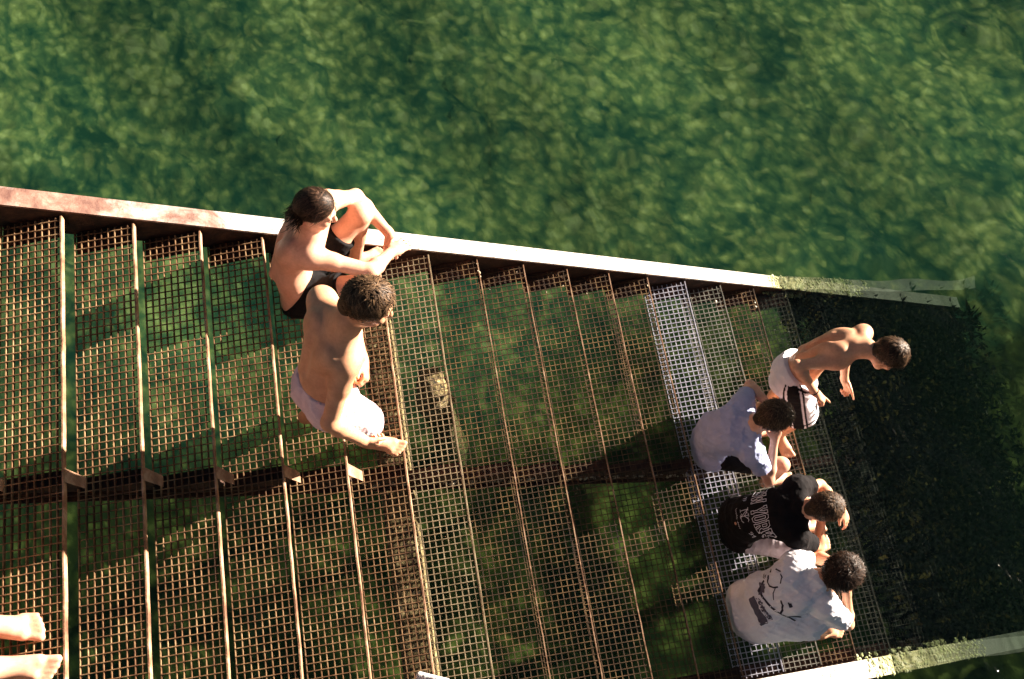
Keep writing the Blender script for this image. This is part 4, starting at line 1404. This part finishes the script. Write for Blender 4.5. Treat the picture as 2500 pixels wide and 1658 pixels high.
P.fill(mb, Q([(-.030, -.140), (.095, -.155), (.095, -.113), (-.035, -.100)]), 14, 5, ragged=.003)
P.fill(mb, Q([(-.080, -.060), (-.030, -.080), (-.030, -.045), (-.062, -.030)]), 6, 5, ragged=.006)
P.fill(mb, Q([(-.020, -.094), (.080, -.108), (.088, -.088), (-.012, -.074)]), 20, 5, ragged=.005, seed=4, hole=.22)
P.fill(mb, Q([(-.100, -.030), (-.086, -.036), (-.080, -.012), (-.094, -.006)]), 4, 6, ragged=.004, seed=8, hole=.3)
tag(P.build(mb, "print", base, c_print, tF), kind="stuff")
mb = MB()
for pts, w in (([(-.050, -.068), (-.02, -.062), (.02, -.052), (.06, -.040), (.095, -.020), (.122, .002)], .014),
               ([(.078, -.032), (.066, -.006), (.048, .012), (.030, .016)], .012), ([(.085, -.030), (.108, -.026), (.128, -.024)], .010),
               ([(-.078, .004), (-.064, -.010), (-.046, -.006), (-.034, .012), (-.030, .030)], .010), ([(-.030, .020), (-.012, -.004), (.012, -.016)], .006),
               ([(-.100, .052), (-.085, .070), (-.060, .072), (-.040, .054)], .007), ([(-.074, -.034), (-.056, -.060), (-.036, -.070)], .012)):
    P.line(mb, Q(pts), w)
P.fill(mb, Q([(-.110, .018), (-.098, .013), (-.095, .025), (-.107, .029)]), 2, 2)
P.fill(mb, Q([(-.090, .002), (-.079, -.002), (-.077, .008), (-.088, .012)]), 2, 2)
P.fill(mb, Q([(.045, .040), (.068, .036), (.070, .050), (.047, .054)]), 4, 2, hole=.2)
tag(P.build(mb, "print", base, c_inkdark, tF), kind="stuff")

# ---- bare feet of somebody sitting higher up, just inside the picture
J = frame(dict(pelvis=(-0.44, 0.62, 0.305), belly=(-0.44, 0.62, 0.48), chest=(-0.40, 0.62, 0.66), neck=(-0.36, 0.62, 0.80), head=(-0.30, 0.62, 0.99), shL=(-0.37, 0.80, 0.73), shR=(-0.37, 0.44, 0.73), elL=(-0.30, 0.84, 0.47), elR=(-0.30, 0.42, 0.47), wrL=(-0.10, 0.78, 0.39), wrR=(-0.12, 0.52, 0.39), hipL=(-0.40, 0.71, 0.29), hipR=(-0.40, 0.53, 0.29), knL=(-0.05, 0.77, 0.315), knR=(-0.03, 0.56, 0.315), anL=(-0.005, 0.755, -0.095), anR=(0.050, 0.565, -0.095), toeL=(0.185, 0.715, -.17), toeR=(0.245, 0.535, -.17),
               hf=(.95, 0, -.3), hu=(.3, 0, .95)))
base = A(-.42, .62, TZ(-1))
pG = person(J, base, sk_pale, "person whose bare feet poke in at the lower left corner of the picture",
            hands=(lambda v: hand(v, J["wrL"], A(.8, -.2, -.3), A(0, 0, -1), -1), lambda v: hand(v, J["wrR"], A(.8, .2, -.3), A(0, 0, -1), 1)),
            feet=(lambda v: foot(v, J["anL"], J["toeL"], TZ(1) + .004, -1, 1.25), lambda v: foot(v, J["anR"], J["toeR"], TZ(1) + .004, 1, 1.25)), vx=.007)
shorts(J, base, c_navy, pG, "shorts", (.55, .55), .102, .100, 31, tilt=.9)
hair("hair", J, base, h_dark, pG, n=400, seed=33)
face_bits(J, base, pG, h_dark)

# ---- white ribbed towel at the lower edge
v = Vol((1.60, .0, -1.13), (1.88, .40, -.93), .005)
for k in range(9):
    v.cone((1.66 + .01 * math.sin(k), .08 + .027 * k, TZ(6) + .030), (1.79 - .012 * math.cos(k * 2), .075 + .027 * k - .003 * (k - 4) ** 2, TZ(6) + .045 + .010 * math.sin(k * 1.7)), .022, .019, .008)
v.wrinkle(.003, 110.0, 41)
v.cut((0, 0, TZ(6) + .006), (0, 0, -1))
V, F = v.mesh(1)
tb = A(1.72, .2, TZ(6))
tw = to_obj("towel", (V, F), tb, cloth_mat("white_towel_cloth", (0.74, 0.72, 0.72), (0.82, 0.80, 0.80)))
tag(tw, "small bundled white ribbed towel on a tread at the bottom edge of the picture", "towel")
